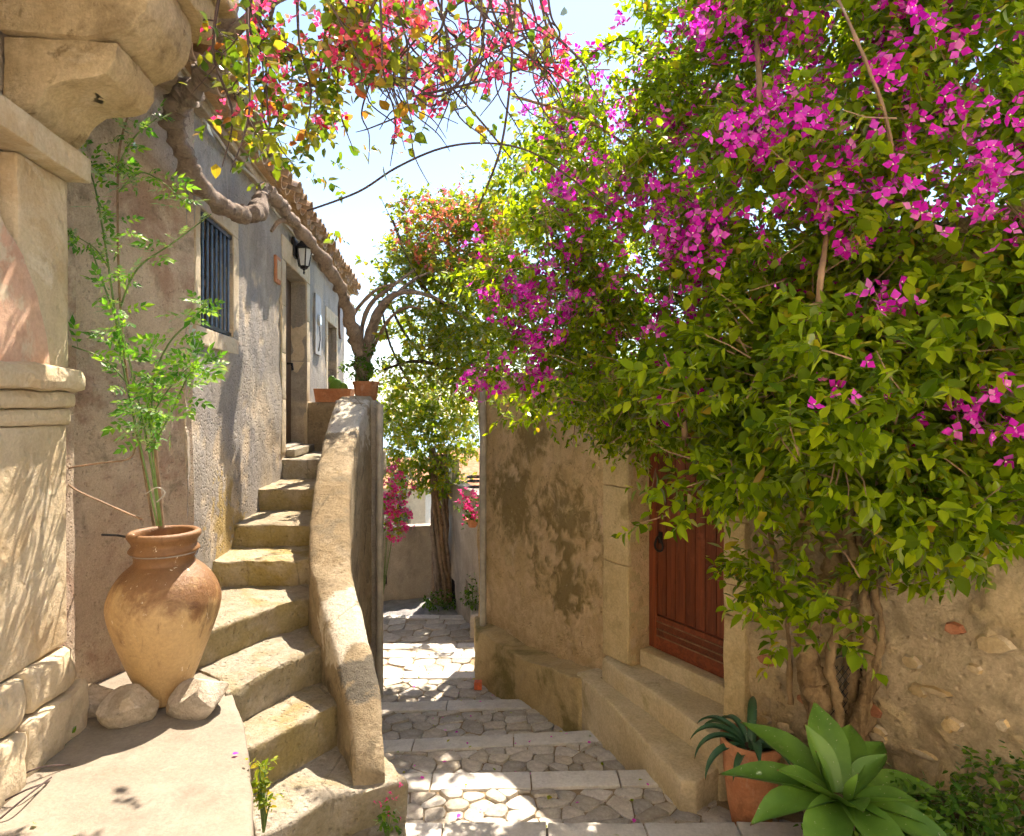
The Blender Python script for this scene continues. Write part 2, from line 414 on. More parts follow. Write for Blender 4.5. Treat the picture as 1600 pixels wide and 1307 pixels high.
M['iron'] = simple_mat('black_iron', (.022, .022, .025), .45, .5)
M['bars'] = simple_mat('blue_black_bars', (.06, .11, .19), .4, .3)
M['greypipe'] = simple_mat('grey_pipe_paint', (.40, .37, .31), .6, 0, .2, 9)
M['panel'] = simple_mat('grey_panel_paint', (.30, .29, .28), .6, 0, .15, 8)
M['glass'] = simple_mat('dark_window_glass', (.03, .035, .04), .12, 0, .2, 3, 0)
M['lampglass'] = simple_mat('frosted_lamp_glass', (.55, .60, .62), .25, 0, .1, 8, 0)
M['reddoor'] = wood_mat('red_brown_door_wood', (.12, .026, .010), (.25, .062, .022), .38)
M['redrail'] = wood_mat('red_brown_rail_wood', (.11, .024, .010), (.22, .055, .02), .36, axis=0)
M['brownwood'] = wood_mat('brown_door_wood', (.10, .05, .025), (.18, .09, .045), .5)
M['bark'] = rough_mat('vine_bark', (.27, .185, .12), (.40, .29, .20), 6, layers=(((.38, .29, .20), 6, .54, .7, .7, (1, 1, .3)), ((.11, .075, .045), 12, .52, .66, .75, (1, 1, .25))), bump=1.0, bscale=34, objvar=.1)
M['barkp'] = rough_mat('pale_bark', (.30, .20, .10), (.44, .31, .17), 5, layers=(((.16, .10, .05), 11, .50, .64, .8, (1, 1, .2)), ((.55, .42, .26), 9, .58, .7, .6, (1, 1, .3))), bump=1.0, bscale=36)
M['twig'] = simple_mat('dark_twig', (.075, .05, .045), .8, 0, .3, 30)
M['cane'] = simple_mat('dry_cane', (.24, .15, .085), .7, 0, .3, 12)
M['greenstem'] = simple_mat('green_stem', (.12, .20, .05), .6, 0, .3, 20)
M['leaf'] = leaf_mat('bougainvillea_leaf', [(0, (.06, .12, .005)), (.3, (.15, .23, .008)), (.65, (.26, .37, .012)), (.96, (.42, .51, .02)), (1, (.42, .24, .05))], trans=.6, tint=(1.6, 1.6, .4), spec=.22)
M['leafd'] = leaf_mat('deep_green_leaf', [(0, (.04, .11, .015)), (.5, (.085, .19, .02)), (1, (.17, .28, .03))], trans=.5)
M['leafy'] = leaf_mat('yellowing_leaf', [(0, (.07, .14, .015)), (.45, (.17, .24, .02)), (.8, (.33, .33, .035)), (.93, (.46, .26, .04)), (1, (.45, .12, .05))], trans=.5)
M['leafo'] = leaf_mat('olive_leaf', [(0, (.11, .18, .015)), (.4, (.22, .29, .025)), (.8, (.36, .38, .035)), (1, (.50, .34, .04))], trans=.6)
M['jasleaf'] = leaf_mat('jasmine_leaf', [(0, (.05, .17, .025)), (.5, (.14, .33, .04)), (1, (.30, .48, .05))], trans=.5)
M['magenta'] = leaf_mat('magenta_bract', [(0, (.52, .008, .36)), (.5, (.72, .03, .55)), (.9, (.82, .13, .68)), (1, (.80, .26, .56))], trans=.5, tint=(1.3, 1.3, 1.3), rough=.6, spec=.2)
M['redbract'] = leaf_mat('red_pink_bract', [(0, (.66, .02, .12)), (.5, (.80, .07, .24)), (.85, (.85, .18, .34)), (1, (.80, .20, .08))], trans=.45, tint=(1.3, 1.3, 1.3), rough=.6, spec=.2)
M['orbract'] = leaf_mat('orange_bract', [(0, (.58, .10, .10)), (.5, (.66, .25, .08)), (1, (.70, .16, .26))], trans=.45, tint=(1.3, 1.3, 1.3), rough=.6, spec=.2)
M['pinkfl'] = leaf_mat('bright_pink_petal', [(0, (.70, .02, .18)), (1, (.80, .10, .35))], trans=.4, tint=(1.3, 1.3, 1.3), rough=.6, spec=.2)
M['cream'] = simple_mat('cream_floret', (.80, .74, .50), .6)
M['agave'] = None
def agave_mat(name, c1, c2, c3):
    T = NT(name); v = T.coord()
    f = T.noise(T.mapping(v, scale=(1, 1, 1)), 5, 4, .5)
    col = T.mix(T.ramp(f, .3, .7), c1, c2)
    col = T.mix(T.math('MULTIPLY', T.ramp(T.noise(v, 22, 6, .6), .62, .75), .6), col, c3)
    at = T.n('ShaderNodeAttribute', attribute_name='erosion')
    col = T.mix(T.ramp(at.outputs['Fac'], .955, .99), col, (.20, .11, .045))
    col = T.mix(T.math('MULTIPLY', T.ramp(T.noise(T.mapping(v, loc=(4, 2, 9)), 60, 3, .6), .66, .72), .7), col, (.50, .48, .36))
    bp = T.n('ShaderNodeBump', i_Strength=.25, i_Distance=.01, i_Height=T.noise(v, 30, 4, .6))
    p = T.n('ShaderNodeBsdfPrincipled', i_Base_Color=col, i_Roughness=.42, i_Normal=bp.outputs[0])
    tr = T.n('ShaderNodeBsdfTranslucent', i_Color=T.mix(1.0, col, (1.6, 1.7, .5), 'MULTIPLY'))
    mx = T.n('ShaderNodeMixShader', i_0=.25); T.l(p.outputs[0], mx.inputs[1]); T.l(tr.outputs[0], mx.inputs[2])
    T.l(mx.outputs[0], T.out.inputs[0]); return T.m
M['agave'] = agave_mat('agave_leaf', (.08, .185, .022), (.155, .30, .042), (.24, .32, .10))
M['strap'] = agave_mat('blue_green_strap_leaf', (.04, .115, .06), (.08, .19, .09), (.12, .20, .10))
M['terrain'] = rough_mat('dry_terrain', (.20, .19, .10), (.34, .30, .20), .3, bump=.2, bscale=3)
M['sea'] = simple_mat('pale_sea', (.20, .30, .42), .3, 0, .1, .01, 0)
M['whitewash'] = rough_mat('bounce_whitewash', (.84, .71, .52), (.87, .76, .59), 1, bump=.2, grain=.1)  # warm pale wash so the unseen house bounces warm light
M['farhouse'] = rough_mat('distant_house_paint', (.60, .52, .40), (.70, .62, .50), 1, bump=.2)

# ------------------------------------------------------------------ setting: terrain, sea
def grid_sheet(xs, ys, zf):
    mb = MB(); nx = len(xs); ny = len(ys)
    for x in xs:
        for y in ys: mb.v.append((x, y, zf(x, y)))
    for i in range(nx - 1):
        for j in range(ny - 1):
            mb.f.append((i*ny+j, (i+1)*ny+j, (i+1)*ny+j+1, i*ny+j+1))
    return mb
def terr(x, y):
    z = -1.75 if y < 17 else -1.75 - (y - 17) * .45 - .012 * (y - 17) ** 2
    return max(z, -62) + .4 * noise.noise(Vector((x * .1, y * .1, 0))) * (1 if y > 18 else .1)
xs = [-3000, -400, -120] + [-60 + 6 * i for i in range(21)] + [120, 400, 3000]
ys = [-60, -30, -10, 0, 6, 12, 16, 18, 22, 26, 30, 36, 44, 55, 70, 100, 300, 4000]
set_props(build('ground', grid_sheet(xs, ys, terr), M['terrain'], smooth=60), kind='structure')
set_props(build('sea', MB().add([(-4000, 60, -58), (4000, 60, -58), (4000, 5000, -58), (-4000, 5000, -58)], [(0, 1, 2, 3)]), M['sea']), kind='structure')

# ------------------------------------------------------------------ setting: the stepped path
NOSE = [(-2.6, .48, 0), (-.9, .32, 0), (1.2, .16, 0), (3.31, .0, 0.0), (4.06, -.16, .03), (4.85, -.32, .09), (5.78, -.48, .05), (6.80, -.64, 0.0), (7.76, -.80, .0), (8.45, -.95, 0), (10.4, -1.2, .0)]
def xl(y): return -.225 * y - .02 if y > 3.0 else -.70
def xr(y):
    if y < 3.6: return min(3.857 - .607 * y, 3.2)
    if y < 6.6: return 3.05 - .5 * y
    if y < 7.2: return -.28
    return -.42 - .02 * (y - 7)
path = thing('path', (0, 5, 0), None, None, kind='structure')
bedmb = MB(); nearmb = MB()
yp = -4.0
for (yn, z, sl_) in NOSE:
    xs_ = np.linspace(-3.2, 3.4, 14)
    for a, b in zip(xs_[:-1], xs_[1:]):
        p0 = yp - .02; 
        (nearmb if yn < 2 else bedmb).add([(a, yp + .0, z - .014), (b, yp, z - .014), (b, yn + sl_ * b, z - .014), (a, yn + sl_ * a, z - .014),
                   (a, yn + sl_ * a, z - .30), (b, yn + sl_ * b, z - .30)], [(0, 1, 2, 3), (3, 2, 5, 4)])
    yp = yn - .05
bedmb.add([(-3.2, 10.3, -1.36), (3.4, 10.3, -1.36), (3.4, 12.6, -1.42), (-3.2, 12.6, -1.42)], [(0, 1, 2, 3)])
build('path_bed', bedmb, M['bed'], path)
build('near_paving', nearmb, M['slab'], path)  # out-of-view steps made pale to bounce sunlight

def clip_poly(poly, nx, ny, c):
    out = []
    for i in range(len(poly)):
        p, q = poly[i], poly[(i+1) % len(poly)]
        dp = nx*p[0] + ny*p[1] - c; dq = nx*q[0] + ny*q[1] - c
        if dp <= 0: out.append(p)
        if (dp < 0 < dq) or (dq < 0 < dp):
            t = dp / (dp - dq); out.append((p[0] + (q[0]-p[0])*t, p[1] + (q[1]-p[1])*t))
    return out
def area(poly):
    return .5 * sum(poly[i][0]*poly[(i+1) % len(poly)][1] - poly[(i+1) % len(poly)][0]*poly[i][1] for i in range(len(poly)))
def chaikin(poly, k=.22):
    out = []
    for i in range(len(poly)):
        p, q = poly[i], poly[(i+1) % len(poly)]
        out += [(p[0]+(q[0]-p[0])*k, p[1]+(q[1]-p[1])*k), (p[0]+(q[0]-p[0])*(1-k), p[1]+(q[1]-p[1])*(1-k))]
    return out
def stone_obj(poly, z, seed, mat_, parent, name='paving_stone', hgt=.05, joined=None):
    n = len(poly); cx = sum(p[0] for p in poly)/n; cy = sum(p[1] for p in poly)/n
    tx, ty = random.uniform(-.06, .06), random.uniform(-.06, .06); dz = random.uniform(-.010, .013)
    vs = []; fs = []
    for (s_, zz) in ((1.0, -hgt), (1.0, -.011), (.955, -.001), (.8, .0025), (.42, .004)):
        for p in poly:
            x = cx + (p[0]-cx)*s_; y = cy + (p[1]-cy)*s_
            zn = .006 * noise.noise(Vector((x*14, y*14, seed)))
            vs.append((x, y, z + zz + dz + ((x-cx)*tx + (y-cy)*ty + zn if zz > -.02 else 0)))
    for r in range(4):
        for i in range(n): fs.append((r*n+i, r*n+(i+1) % n, (r+1)*n+(i+1) % n, (r+1)*n+i))
    fs.append(tuple(4*n+i for i in range(n)))
    mb = MB().add(vs, fs)
    if joined is not None:
        joined.add(vs, fs); return None
    base = root_of(parent)
    me = bpy.data.meshes.new(name)
    me.from_pydata([(p[0]-cx, p[1]-cy, p[2]-z) for p in mb.v], [], mb.f)
    return link_mesh(name, me, mat_, parent, Vector((cx, cy, z)) - base, smooth=35)

n_stone = 0; stones = []
prev = (2.3, 0)
for k in range(3, len(NOSE)):
    yn, z, s_ = NOSE[k]
    y0, s0 = (2.35, 0) if k == 3 else (NOSE[k-1][0], NOSE[k-1][2])
    sw = .16 if k != 3 else .30
    ymid = (y0 + yn) / 2
    cw, cd = (.165, .118) if k < 6 else (.19, .15) if k < 8 else (.24, .22) if k < 9 else (.30, .27)
    seeds = []
    ny = max(2, int((yn - y0) / cd))
    for j in range(-1, ny + 2):
        y = y0 + (j + .5) * (yn - sw - y0) / ny
        x = xl(y) - .3 + random.random() * .2
        while x < xr(y) + .35:
            seeds.append((x + random.uniform(-.05, .05), y + random.uniform(-.03, .03)))
            x += cw * random.uniform(.55, 1.5)
    for (sx, sy) in seeds:
        if not (y0 - .1 < sy < yn): continue
        if not (xl(sy) - .12 < sx < xr(sy) + .08): continue
        poly = [(sx-.4, sy-.4), (sx+.4, sy-.4), (sx+.4, sy+.4), (sx-.4, sy+.4)]
        for (ox, oy) in seeds:
            dx, dy = ox - sx, oy - sy; d2 = dx*dx + dy*dy
            if d2 < 1e-9 or d2 > .5: continue
            d = math.sqrt(d2); nx, ny_ = dx/d, dy/d
            poly = clip_poly(poly, nx, ny_, nx*(sx+ox)/2 + ny_*(sy+oy)/2 - .0025)
            if len(poly) < 3: break
        if len(poly) < 3: continue
        # keep between the riser behind and the pale edging in front
        dd = math.hypot(s_, 1); poly = clip_poly(poly, -s_/dd, 1/dd, (yn - sw - .012)/dd)
        if len(poly) >= 3:
            dd = math.hypot(s0, 1); poly = clip_poly(poly, s0/dd, -1/dd, -(y0 + .012)/dd)
        if len(poly) < 3 or abs(area(poly)) < .0016: continue
        if area(poly) < 0: poly = poly[::-1]
        cxp = sum(p[0] for p in poly) / len(poly); cyp = sum(p[1] for p in poly) / len(poly)
        inview = (800 + cxp / cyp * 1000 > 596) and (640 + (H - z) / cyp * 1000 < 1312) and cxp < xr(cyp) + .03
        stones.append(((1 if inview else 0) + math.sqrt(abs(area(poly))) / cyp, chaikin(poly, .16), z, n_stone * 1.7)); n_stone += 1
    # pale edge slabs on the lip of the step
    xa, xb = xl(yn) - .1, xr(yn - .1) + .02
    if k == 3: xb = 1.75
    if k == 4: xb = .95
    x = xa
    while x < xb - .05:
        L = random.uniform(.45, .85); x2 = min(x + L, xb)
        if xb - x2 < .15: x2 = xb
        mb = MB().prism([(x + .004, yn - sw + s_*x), (x2 - .004, yn - sw + s_*x2), (x2 - .004, yn + .015 + s_*x2), (x + .004, yn + .015 + s_*x)], z - .12, z + .006 + random.uniform(-.003, .003))
        build('edge_slab', mb, M['slab'], path, bevel=.008, maxlen=.09, noise_amp=.005, noise_scale=9, smooth=40)
        x = x2
stones.sort(key=lambda t: -t[0]); rest_ = MB()
for i, (sc_, poly, z, sd) in enumerate(stones):
    stone_obj(poly, z, sd, M['cobble'], path, joined=None if i < 300 else rest_)
if rest_.v:
    o = build('small_paving_stones', rest_, M['cobble'], path, smooth=50); o['kind'] = 'stuff'
# grey cobbled hump at the foot of the alley
hump = MB(); xs_ = np.linspace(-2.6, .2, 40); ys_ = np.linspace(10.45, 12.4, 34)
for x in xs_:
    for y in ys_:
        z = -1.30 + .10 * math.exp(-((x + 1.2) / .5) ** 2 - ((y - 11.0) / .45) ** 2) + .02 * noise.cell(Vector((x * 9, y * 9, 0)))
        hump.v.append((x, y, z))
for i in range(39):
    for j in range(33): hump.f.append((i*34+j, (i+1)*34+j, (i+1)*34+j+1, i*34+j+1))
o = build('cobbled_hump', hump, M['greycob'], path, smooth=30); o['kind'] = 'stuff'

# unseen paved square and house behind the viewer, added to bounce sunlight in
set_props(build('square', MB().prism([(-9, -9), (9, -9), (9, -.95), (-9, -.95)], -.2, .50), M['slab']), kind='structure')
hb_ = thing('bounce_house', (0, -3.6, .5), 'unseen pale house added behind the viewer to bounce sunlight', 'house')
BF = lambda a, z, off: Vector((a, -3.6 + off, z))
build('wall', wall_mesh(BF, -9, 9, .3, 9.5, [(-.6, .6, .5, 2.8)] + [(x - .5, x + .5, z, z + 1.6) for x in (-6, -3, 3, 6) for z in (1.6, 5.0)], .3, .5, .01, 1.0), M['whitewash'], hb_)
build('door', MB().fbox(BF, -.6, .6, .5, 2.8, -.28, -.2), M['brownwood'], hb_)
for x in (-6, -3, 3, 6):
    for z in (1.6, 5.0):
        w_ = build('window', MB().fbox(BF, x - .5, x + .5, z, z + 1.6, -.28, -.2), M['brownwood'], hb_)
        build('pane', MB().fbox(BF, x - .4, x + .4, z + .1, z + 1.5, -.199, -.19), M['glass'], w_)

# ------------------------------------------------------------------ left: terrace platform
PZ = .72
plat_poly = [(-1.42, 3.26), (-1.33, 3.10), (-1.24, 2.96), (-1.10, 2.68), (-.97, 2.40), (-.88, 2.18), (-.80, 1.9), (-.76, 1.4), (-.76, .3), (-2.4, .3), (-2.4, 3.7), (-1.75, 3.7)]
plat = MB().prism(plat_poly[::-1], -.3, PZ)
set_props(build('platform', plat, M['platform'], bevel=.03, maxlen=.16, noise_amp=.008, noise_scale=3, smooth=60), kind='structure')

# ------------------------------------------------------------------ left: house with window, doors and tiled eave
nrm = math.hypot(1, .12); HN = Vector((1 / nrm, .12 / nrm, 0))
def HW(Y, z, off): return Vector((-1.534 - .12 * Y, Y, z)) + HN * off
house = thing('plastered_house', (-2.3, 6, 1.6), 'grey weathered plaster house with barred window and tiled eave along the left side', 'house')
WIN = (4.146, 4.82, 2.69, 3.46); DOOR = (6.53, 7.60, 1.76, 3.66); DOOR2 = (9.1, 9.9, 1.6, 3.4)
build('wall', wall_mesh(HW, 3.93, 10.8, -1.7, 4.12, [WIN, DOOR, DOOR2], .24, .055, .014, 1.3, erode=lambda a, z: -.25 - .25 * abs(z - 1.9), depth=.008), M['house'], house, smooth=50)
# end wall and back so the house is a closed volume
bk = MB(); a = HW(10.8, 0, -.24); b = HW(10.8, 0, -3.5)
bk.add([(a.x, a.y, -1.7), (b.x, b.y, -1.7), (b.x, b.y, 4.8), (a.x, a.y, 4.1)], [(0, 1, 2, 3)])
build('gable_wall', bk, M['house'], house)
# window: stone surround, iron bars, glazing
win = thing_w = build('window', MB().fbox(HW, WIN[0], WIN[1], WIN[2], WIN[3], -.20, -.18), M['glass'], house)
for (a0, a1, z0, z1) in ((WIN[0]-.09, WIN[0], WIN[2]-.0, WIN[3]), (WIN[1], WIN[1]+.13, WIN[2], WIN[3])):
    build('surround_block', MB().fbox(HW, a0, a1, z0, z1, -.1, .016), M['portal'], win, bevel=.006, maxlen=.15, noise_amp=.004, smooth=45)
build('lintel', MB().fbox(HW, WIN[0]-.09, WIN[1]+.13, WIN[3]+.002, WIN[3]+.13, -.1, .016), M['portal'], win, bevel=.006, maxlen=.15, noise_amp=.004, smooth=45)
build('sill', MB().fbox(HW, WIN[0]-.09, WIN[1]+.13, WIN[2]-.12, WIN[2]-.002, -.1, .018), M['portal'], win, bevel=.006, maxlen=.15, noise_amp=.004, smooth=45)
for z in (WIN[2]+.02, (WIN[2]+WIN[3])/2, WIN[3]-.03):
    build('casement_rail', MB().fbox(HW, WIN[0], WIN[1], z-.025, z+.025, -.178, -.15), M['brownwood'], win)
for a in (WIN[0]+.02, (WIN[0]+WIN[1])/2, WIN[1]-.02):
    build('casement_stile', MB().fbox(HW, a-.025, a+.025, WIN[2], WIN[3], -.178, -.152), M['brownwood'], win)
for i in range(8):
    a = WIN[0] + .03 + i * (WIN[1] - WIN[0] - .06) / 7
    build('bar', MB().tube([HW(a, WIN[2] - .005, -.015), HW(a, WIN[3] + .005, -.015)], .0095, 8), M['bars'], win)
build('grille_rail', MB().fbox(HW, WIN[0], WIN[1], WIN[2]+.012, WIN[2]+.035, -.03, 0), M['iron'], win)
build('grille_rail', MB().fbox(HW, WIN[0], WIN[1], WIN[3]-.035, WIN[3]-.012, -.03, 0), M['iron'], win)
# door with stone frame
dr = build('door', MB().fbox(HW, DOOR[0]-.02, DOOR[1], DOOR[2]-.04, DOOR[3], -.235, -.19), M['brownwood'], house)
for i in range(5):
    a0 = DOOR[0] + i * .214
    build('plank', MB().fbox(HW, a0+.004, a0+.208, DOOR[2]-.02, DOOR[3]-.01, -.19, -.172), M['brownwood'], dr, bevel=.004)
build('handle', MB().tube([HW(7.40, 2.68, -.172), HW(7.40, 2.68, -.12), HW(7.40, 2.60, -.11)], .014, 8), M['iron'], dr)
build('door_lintel', MB().fbox(HW, DOOR[0]-.16, DOOR[1]+.17, DOOR[3]+.002, DOOR[3]+.24, -.1, .014), M['portal'], house, bevel=.006, maxlen=.2, noise_amp=.004, smooth=45)
zz = [DOOR[2]-.05, 2.25, 2.72, 3.2, DOOR[3]-.003]
for i in range(4):
    for (a0, a1) in ((DOOR[1]+.001, DOOR[1]+.17), (DOOR[0]-.16, DOOR[0]-.001)):
        build('jamb_block', MB().fbox(HW, a0, a1, zz[i]+.003, zz[i+1]-.002, -.23, .012), M['portal'], house, bevel=.006, maxlen=.2, noise_amp=.004, smooth=45)
build('threshold', MB().fbox(HW, DOOR[0], DOOR[1], DOOR[2]-.1, DOOR[2]-.02, -.19, .10), M['step'], house, bevel=.01)
dr2 = build('door', MB().fbox(HW, DOOR2[0], DOOR2[1], DOOR2[2], DOOR2[3], -.235, -.19), M['brownwood'], house, label='second brown door farther along the house wall')
for i in range(4):
    a0 = DOOR2[0] + i * .2
    build('plank', MB().fbox(HW, a0+.004, a0+.196, DOOR2[2], DOOR2[3], -.19, -.175), M['brownwood'], dr2)
for (a0, a1, z0, z1) in ((DOOR2[1]+.001, DOOR2[1]+.16, DOOR2[2], DOOR2[3]), (DOOR2[0]-.14, DOOR2[0]-.001, DOOR2[2], DOOR2[3]), (DOOR2[0]-.14, DOOR2[1]+.16, DOOR2[3]+.002, DOOR2[3]+.2)):
    build('jamb_block', MB().fbox(HW, a0, a1, z0, z1, -.2, .012), M['portal'], house, bevel=.006, maxlen=.2, noise_amp=.004)
# eave: mortar course, roof slab, clay tiles
EV = 4.16
roof = build('roof', MB().add([tuple(HW(Y, EV + .02 - o_ * .33, o_)) for Y in (3.2, 10.95) for o_ in (.10, -3.2)] + [tuple(HW(Y, EV - .04 - o_ * .33, o_)) for Y in (3.2, 10.95) for o_ in (.10, -3.2)],
    [(0, 1, 3, 2), (4, 6, 7, 5), (0, 2, 6, 4), (1, 5, 7, 3), (0, 4, 5, 1), (2, 3, 7, 6)]), M['mortar'], house)
build('eave_course', MB().fbox(HW, 3.2, 10.9, EV - .12, EV - .055, -.2, .075), M['mortar'], roof, bevel=.01, maxlen=.15, noise_amp=.008, smooth=50)
build('eave_course', MB().fbox(HW, 3.2, 10.92, EV - .052, EV - .008, -.2, .15), M['tile'], roof, bevel=.008, maxlen=.15, noise_amp=.008, smooth=50)
def tile_mesh(r0, r1, L, th=.014):
    vs = []; fs = []; n = 9
    for (x, r) in ((0, r0), (L, r1)):
        for rr in (r, r - th):
            for k in range(n):
                a = PI * k / (n - 1); vs.append((x, rr * math.cos(a), rr * math.sin(a) * .85))
    for k in range(n - 1):
        fs += [(k, k+1, 2*n+k+1, 2*n+k), (n+k+1, n+k, 3*n+k, 3*n+k+1), (k+1, k, n+k, n+k+1), (2*n+k, 2*n+k+1, 3*n+k+1, 3*n+k)]
    fs += [(0, 2*n, 3*n, n), (n-1, 2*n-1, 4*n-1, 3*n-1)]
    me = bpy.data.meshes.new('roof_tile'); me.from_pydata(vs, [], fs); me.materials.append(M['tile']); me.shade_smooth(); me.set_sharp_from_angle(angle=.8)
    return me
tile_me = tile_mesh(.092, .075, .46)
hb = root_of(house)
rz = math.atan2(HN.y, HN.x)
Y = 3.25; i = 0
while Y < 10.95:
    for row in range(2):
        over = .24 - row * .38 + random.uniform(-.02, .025)
        zt = EV + .075 - (over - .1) * .30 + row * .012
        for kind_ in (0, 1):
            yy = Y + (.095 if kind_ else 0)
            o = bpy.data.objects.new('roof_tile', tile_me); COL.objects.link(o); o.parent = roof
            p = HW(yy, zt + (-.02 if kind_ else .0) + random.uniform(-.008, .008), over - (.03 if kind_ else 0))
            d = Vector((-HN.x, -HN.y, .31)).normalized()           # from lip up the roof
            zax = Vector((0, 0, 1)); yax = zax.cross(d).normalized(); zax = d.cross(yax)
            if kind_: zax = -zax; yax = -yax
            m = Matrix((d, yax, zax)).transposed().to_4x4()
            m = Matrix.Translation(p - hb) @ m @ Matrix.Rotation(random.uniform(-.05, .05), 4, 'Z')
            o.matrix_local = m
    Y += .19; i += 1
# fittings on the wall
pl = set_props(build('house_plaque', MB().fbox(HW, 6.06, 6.24, 3.36, 3.62, .002, .03), M['terracotta'], loc=HW(6.15, 3.36, 0), bevel=.012), 'small terracotta framed plaque beside the barred window on the house wall', 'plaque')
build('plaque_face', MB().fbox(HW, 6.09, 6.21, 3.40, 3.58, .03, .034), M['portal'], pl)
set_props(build('oval_plaque', MB().add([tuple(HW(10.2 + .17*math.cos(t*PI/10), 3.55 + .28*math.sin(t*PI/10), .006)) for t in range(20)] + [tuple(HW(10.2 + .17*math.cos(t*PI/10), 3.55 + .28*math.sin(t*PI/10), .04)) for t in range(20)],
    [tuple(range(20, 40))] + [(t, (t+1) % 20, 20+(t+1) % 20, 20+t) for t in range(20)]), M['brownwood'], loc=HW(10.2, 3.3, 0)), 'brown oval plaque near the far end of the house', 'plaque')
up_ = set_props(build('meter_panel', MB().fbox(HW, 8.05, 8.45, 2.85, 3.62, .002, .03), M['panel'], loc=HW(8.2, 2.85, 0), bevel=.006), 'flat grey meter panel on the house wall between its two doors', 'panel')
build('meter_dial', MB().tube([HW(8.25, 3.30, .03), HW(8.25, 3.30, .06)], .07, 14), M['lampglass'], up_)
build('cable', MB().tube([HW(8.25, 3.22, .045), HW(8.25, 3.05, .05), HW(8.24, 2.9, .035)], .008, 6), M['iron'], up_)
cb = [tuple(HW(y, 3.99 - .03 * math.sin(y * 2.1), .06 + .02 * math.sin(y * 5))) for y in np.linspace(4.0, 10.5, 24)]
set_props(build('wall_cable', MB().tube(cb, .011, 6), M['greypipe'], loc=cb[0]), 'grey cable strung below the tiled eave of the house', 'cable')

def lantern(name, c, s, label, cat, arm=None, ring=8):
    """c: centre of the glass body"""
    t = thing(name, c, label, cat)
    c = Vector(c)
    n = 6
    def hexring(r, z, n=6): return [c + Vector((r * math.cos(2*PI*k/n), r * math.sin(2*PI*k/n), z)) for k in range(n)]
    def frust(r0, z0, r1, z1):
        a = hexring(r0, z0); b = hexring(r1, z1)
        return MB().add(a + b, [(5,4,3,2,1,0), (6,7,8,9,10,11)] + [(k, (k+1) % 6, 6+(k+1) % 6, 6+k) for k in range(6)])
    build('base', frust(.035*s, -.13*s, .055*s, -.10*s), M['iron'], t)
    build('finial', MB().lathe([(.004*s, -.19*s), (.012*s, -.17*s), (.006*s, -.15*s), (.02*s, -.13*s)], c, 8), M['iron'], t)
    cap = build('cap', frust(.115*s, .095*s, .03*s, .165*s), M['iron'], t)
    build('cap_rim', frust(.115*s, .08*s, .115*s, .094*s), M['iron'], cap)
    build('cap_finial', MB().lathe([(.028*s, .166*s), (.03*s, .19*s), (.012*s, .20*s), (.014*s, .215*s), (.003*s, .235*s)], c, 8), M['iron'], cap)
    a = hexring(.05*s, -.098*s); b = hexring(.085*s, .079*s)
    for k in range(6):
        build('pane', MB().add([a[k], a[(k+1) % 6], b[(k+1) % 6], b[k]], [(0, 1, 2, 3)]), M['lampglass'], t)
        build('frame_bar', MB().tube([a[k] + (a[k]-c)*.06, b[k] + (b[k]-c)*.05], .0075*s, 5), M['iron'], t)
    if arm:
        for nm, pts, r in arm: build(nm, MB().tube(pts, r, 7), M['iron'], t)
    return t
LC = Vector(P(475, 402, 6.95))
lw = HW(6.95, LC.z, 0); out = LC - lw
lan = lantern('wall_lantern', LC, 1.0, 'black iron wall lantern with pale glass above the house door', 'lantern',
    [('bracket', [HW(6.9, LC.z + .09, .0), HW(6.92, LC.z + .12, .05), LC + Vector((0, 0, .19))], .016)])
build('back_plate', MB().fbox(HW, 6.82, 6.98, LC.z - .02, LC.z + .19, .002, .035), M['iron'], lan, bevel=.006)

# ------------------------------------------------------------------ left: rough wall between portal and house
e1 = Vector((-2.27, 3.02, 0)); e2 = Vector((-1.985, 3.99, 0)); ed = (e2 - e1); eL = ed.length; ed.normalize(); en = Vector((ed.y, -ed.x, 0))
def NW(a, z, off): return e1 + ed * a + Vector((0, 0, z)) + en * off
set_props(build('roughcast_wall', wall_mesh(NW, -.1, eL, -.2, 4.05, [], .22, .05, .012, 2.2), M['roughcast'], loc=(-2.2, 3.5, .7), smooth=50),
    'brown roughcast wall behind the big jar and the climbing jasmine', 'wall')

# ------------------------------------------------------------------ left: old stone portal with pilaster
def PW(Y, z, off): return Vector((-1.72 - .12 * Y, Y, z)) + HN * off
portal = thing('stone_portal', (-2.05, 2.6, PZ), 'weathered limestone portal with pilaster and moulded capital at the left edge', 'portal')
build('wall', wall_mesh(PW, .2, 3.06, -.2, 6.2, [], .3, .08, .008, 1.7), M['roughcast'], portal, smooth=50)
build('pilaster_shaft', MB().fbox(PW, 2.30, 2.86, 1.11, 2.08, .0, .07), M['portal'], portal, bevel=.012, maxlen=.12, noise_amp=.005, noise_scale=4, smooth=50)
build('pilaster_shaft', MB().fbox(PW, 2.52, 2.87, 2.335, 3.17, .0, .07), M['portal'], portal, bevel=.012, maxlen=.12, noise_amp=.006, noise_scale=4, smooth=50, label='upper pale pilaster block stained with pink plaster')
for (z0, z1, pr, a1, bv) in ((2.08, 2.15, .085, 2.86, .02), (2.152, 2.225, .105, 2.87, .028), (2.227, 2.335, .145, 2.89, .042)):
    build('capital_moulding', MB().fbox(PW, 1.9, a1, z0, z1, .0, pr), M['portal'], portal, bevel=bv, maxlen=.06, noise_amp=.011, noise_scale=7, smooth=60)
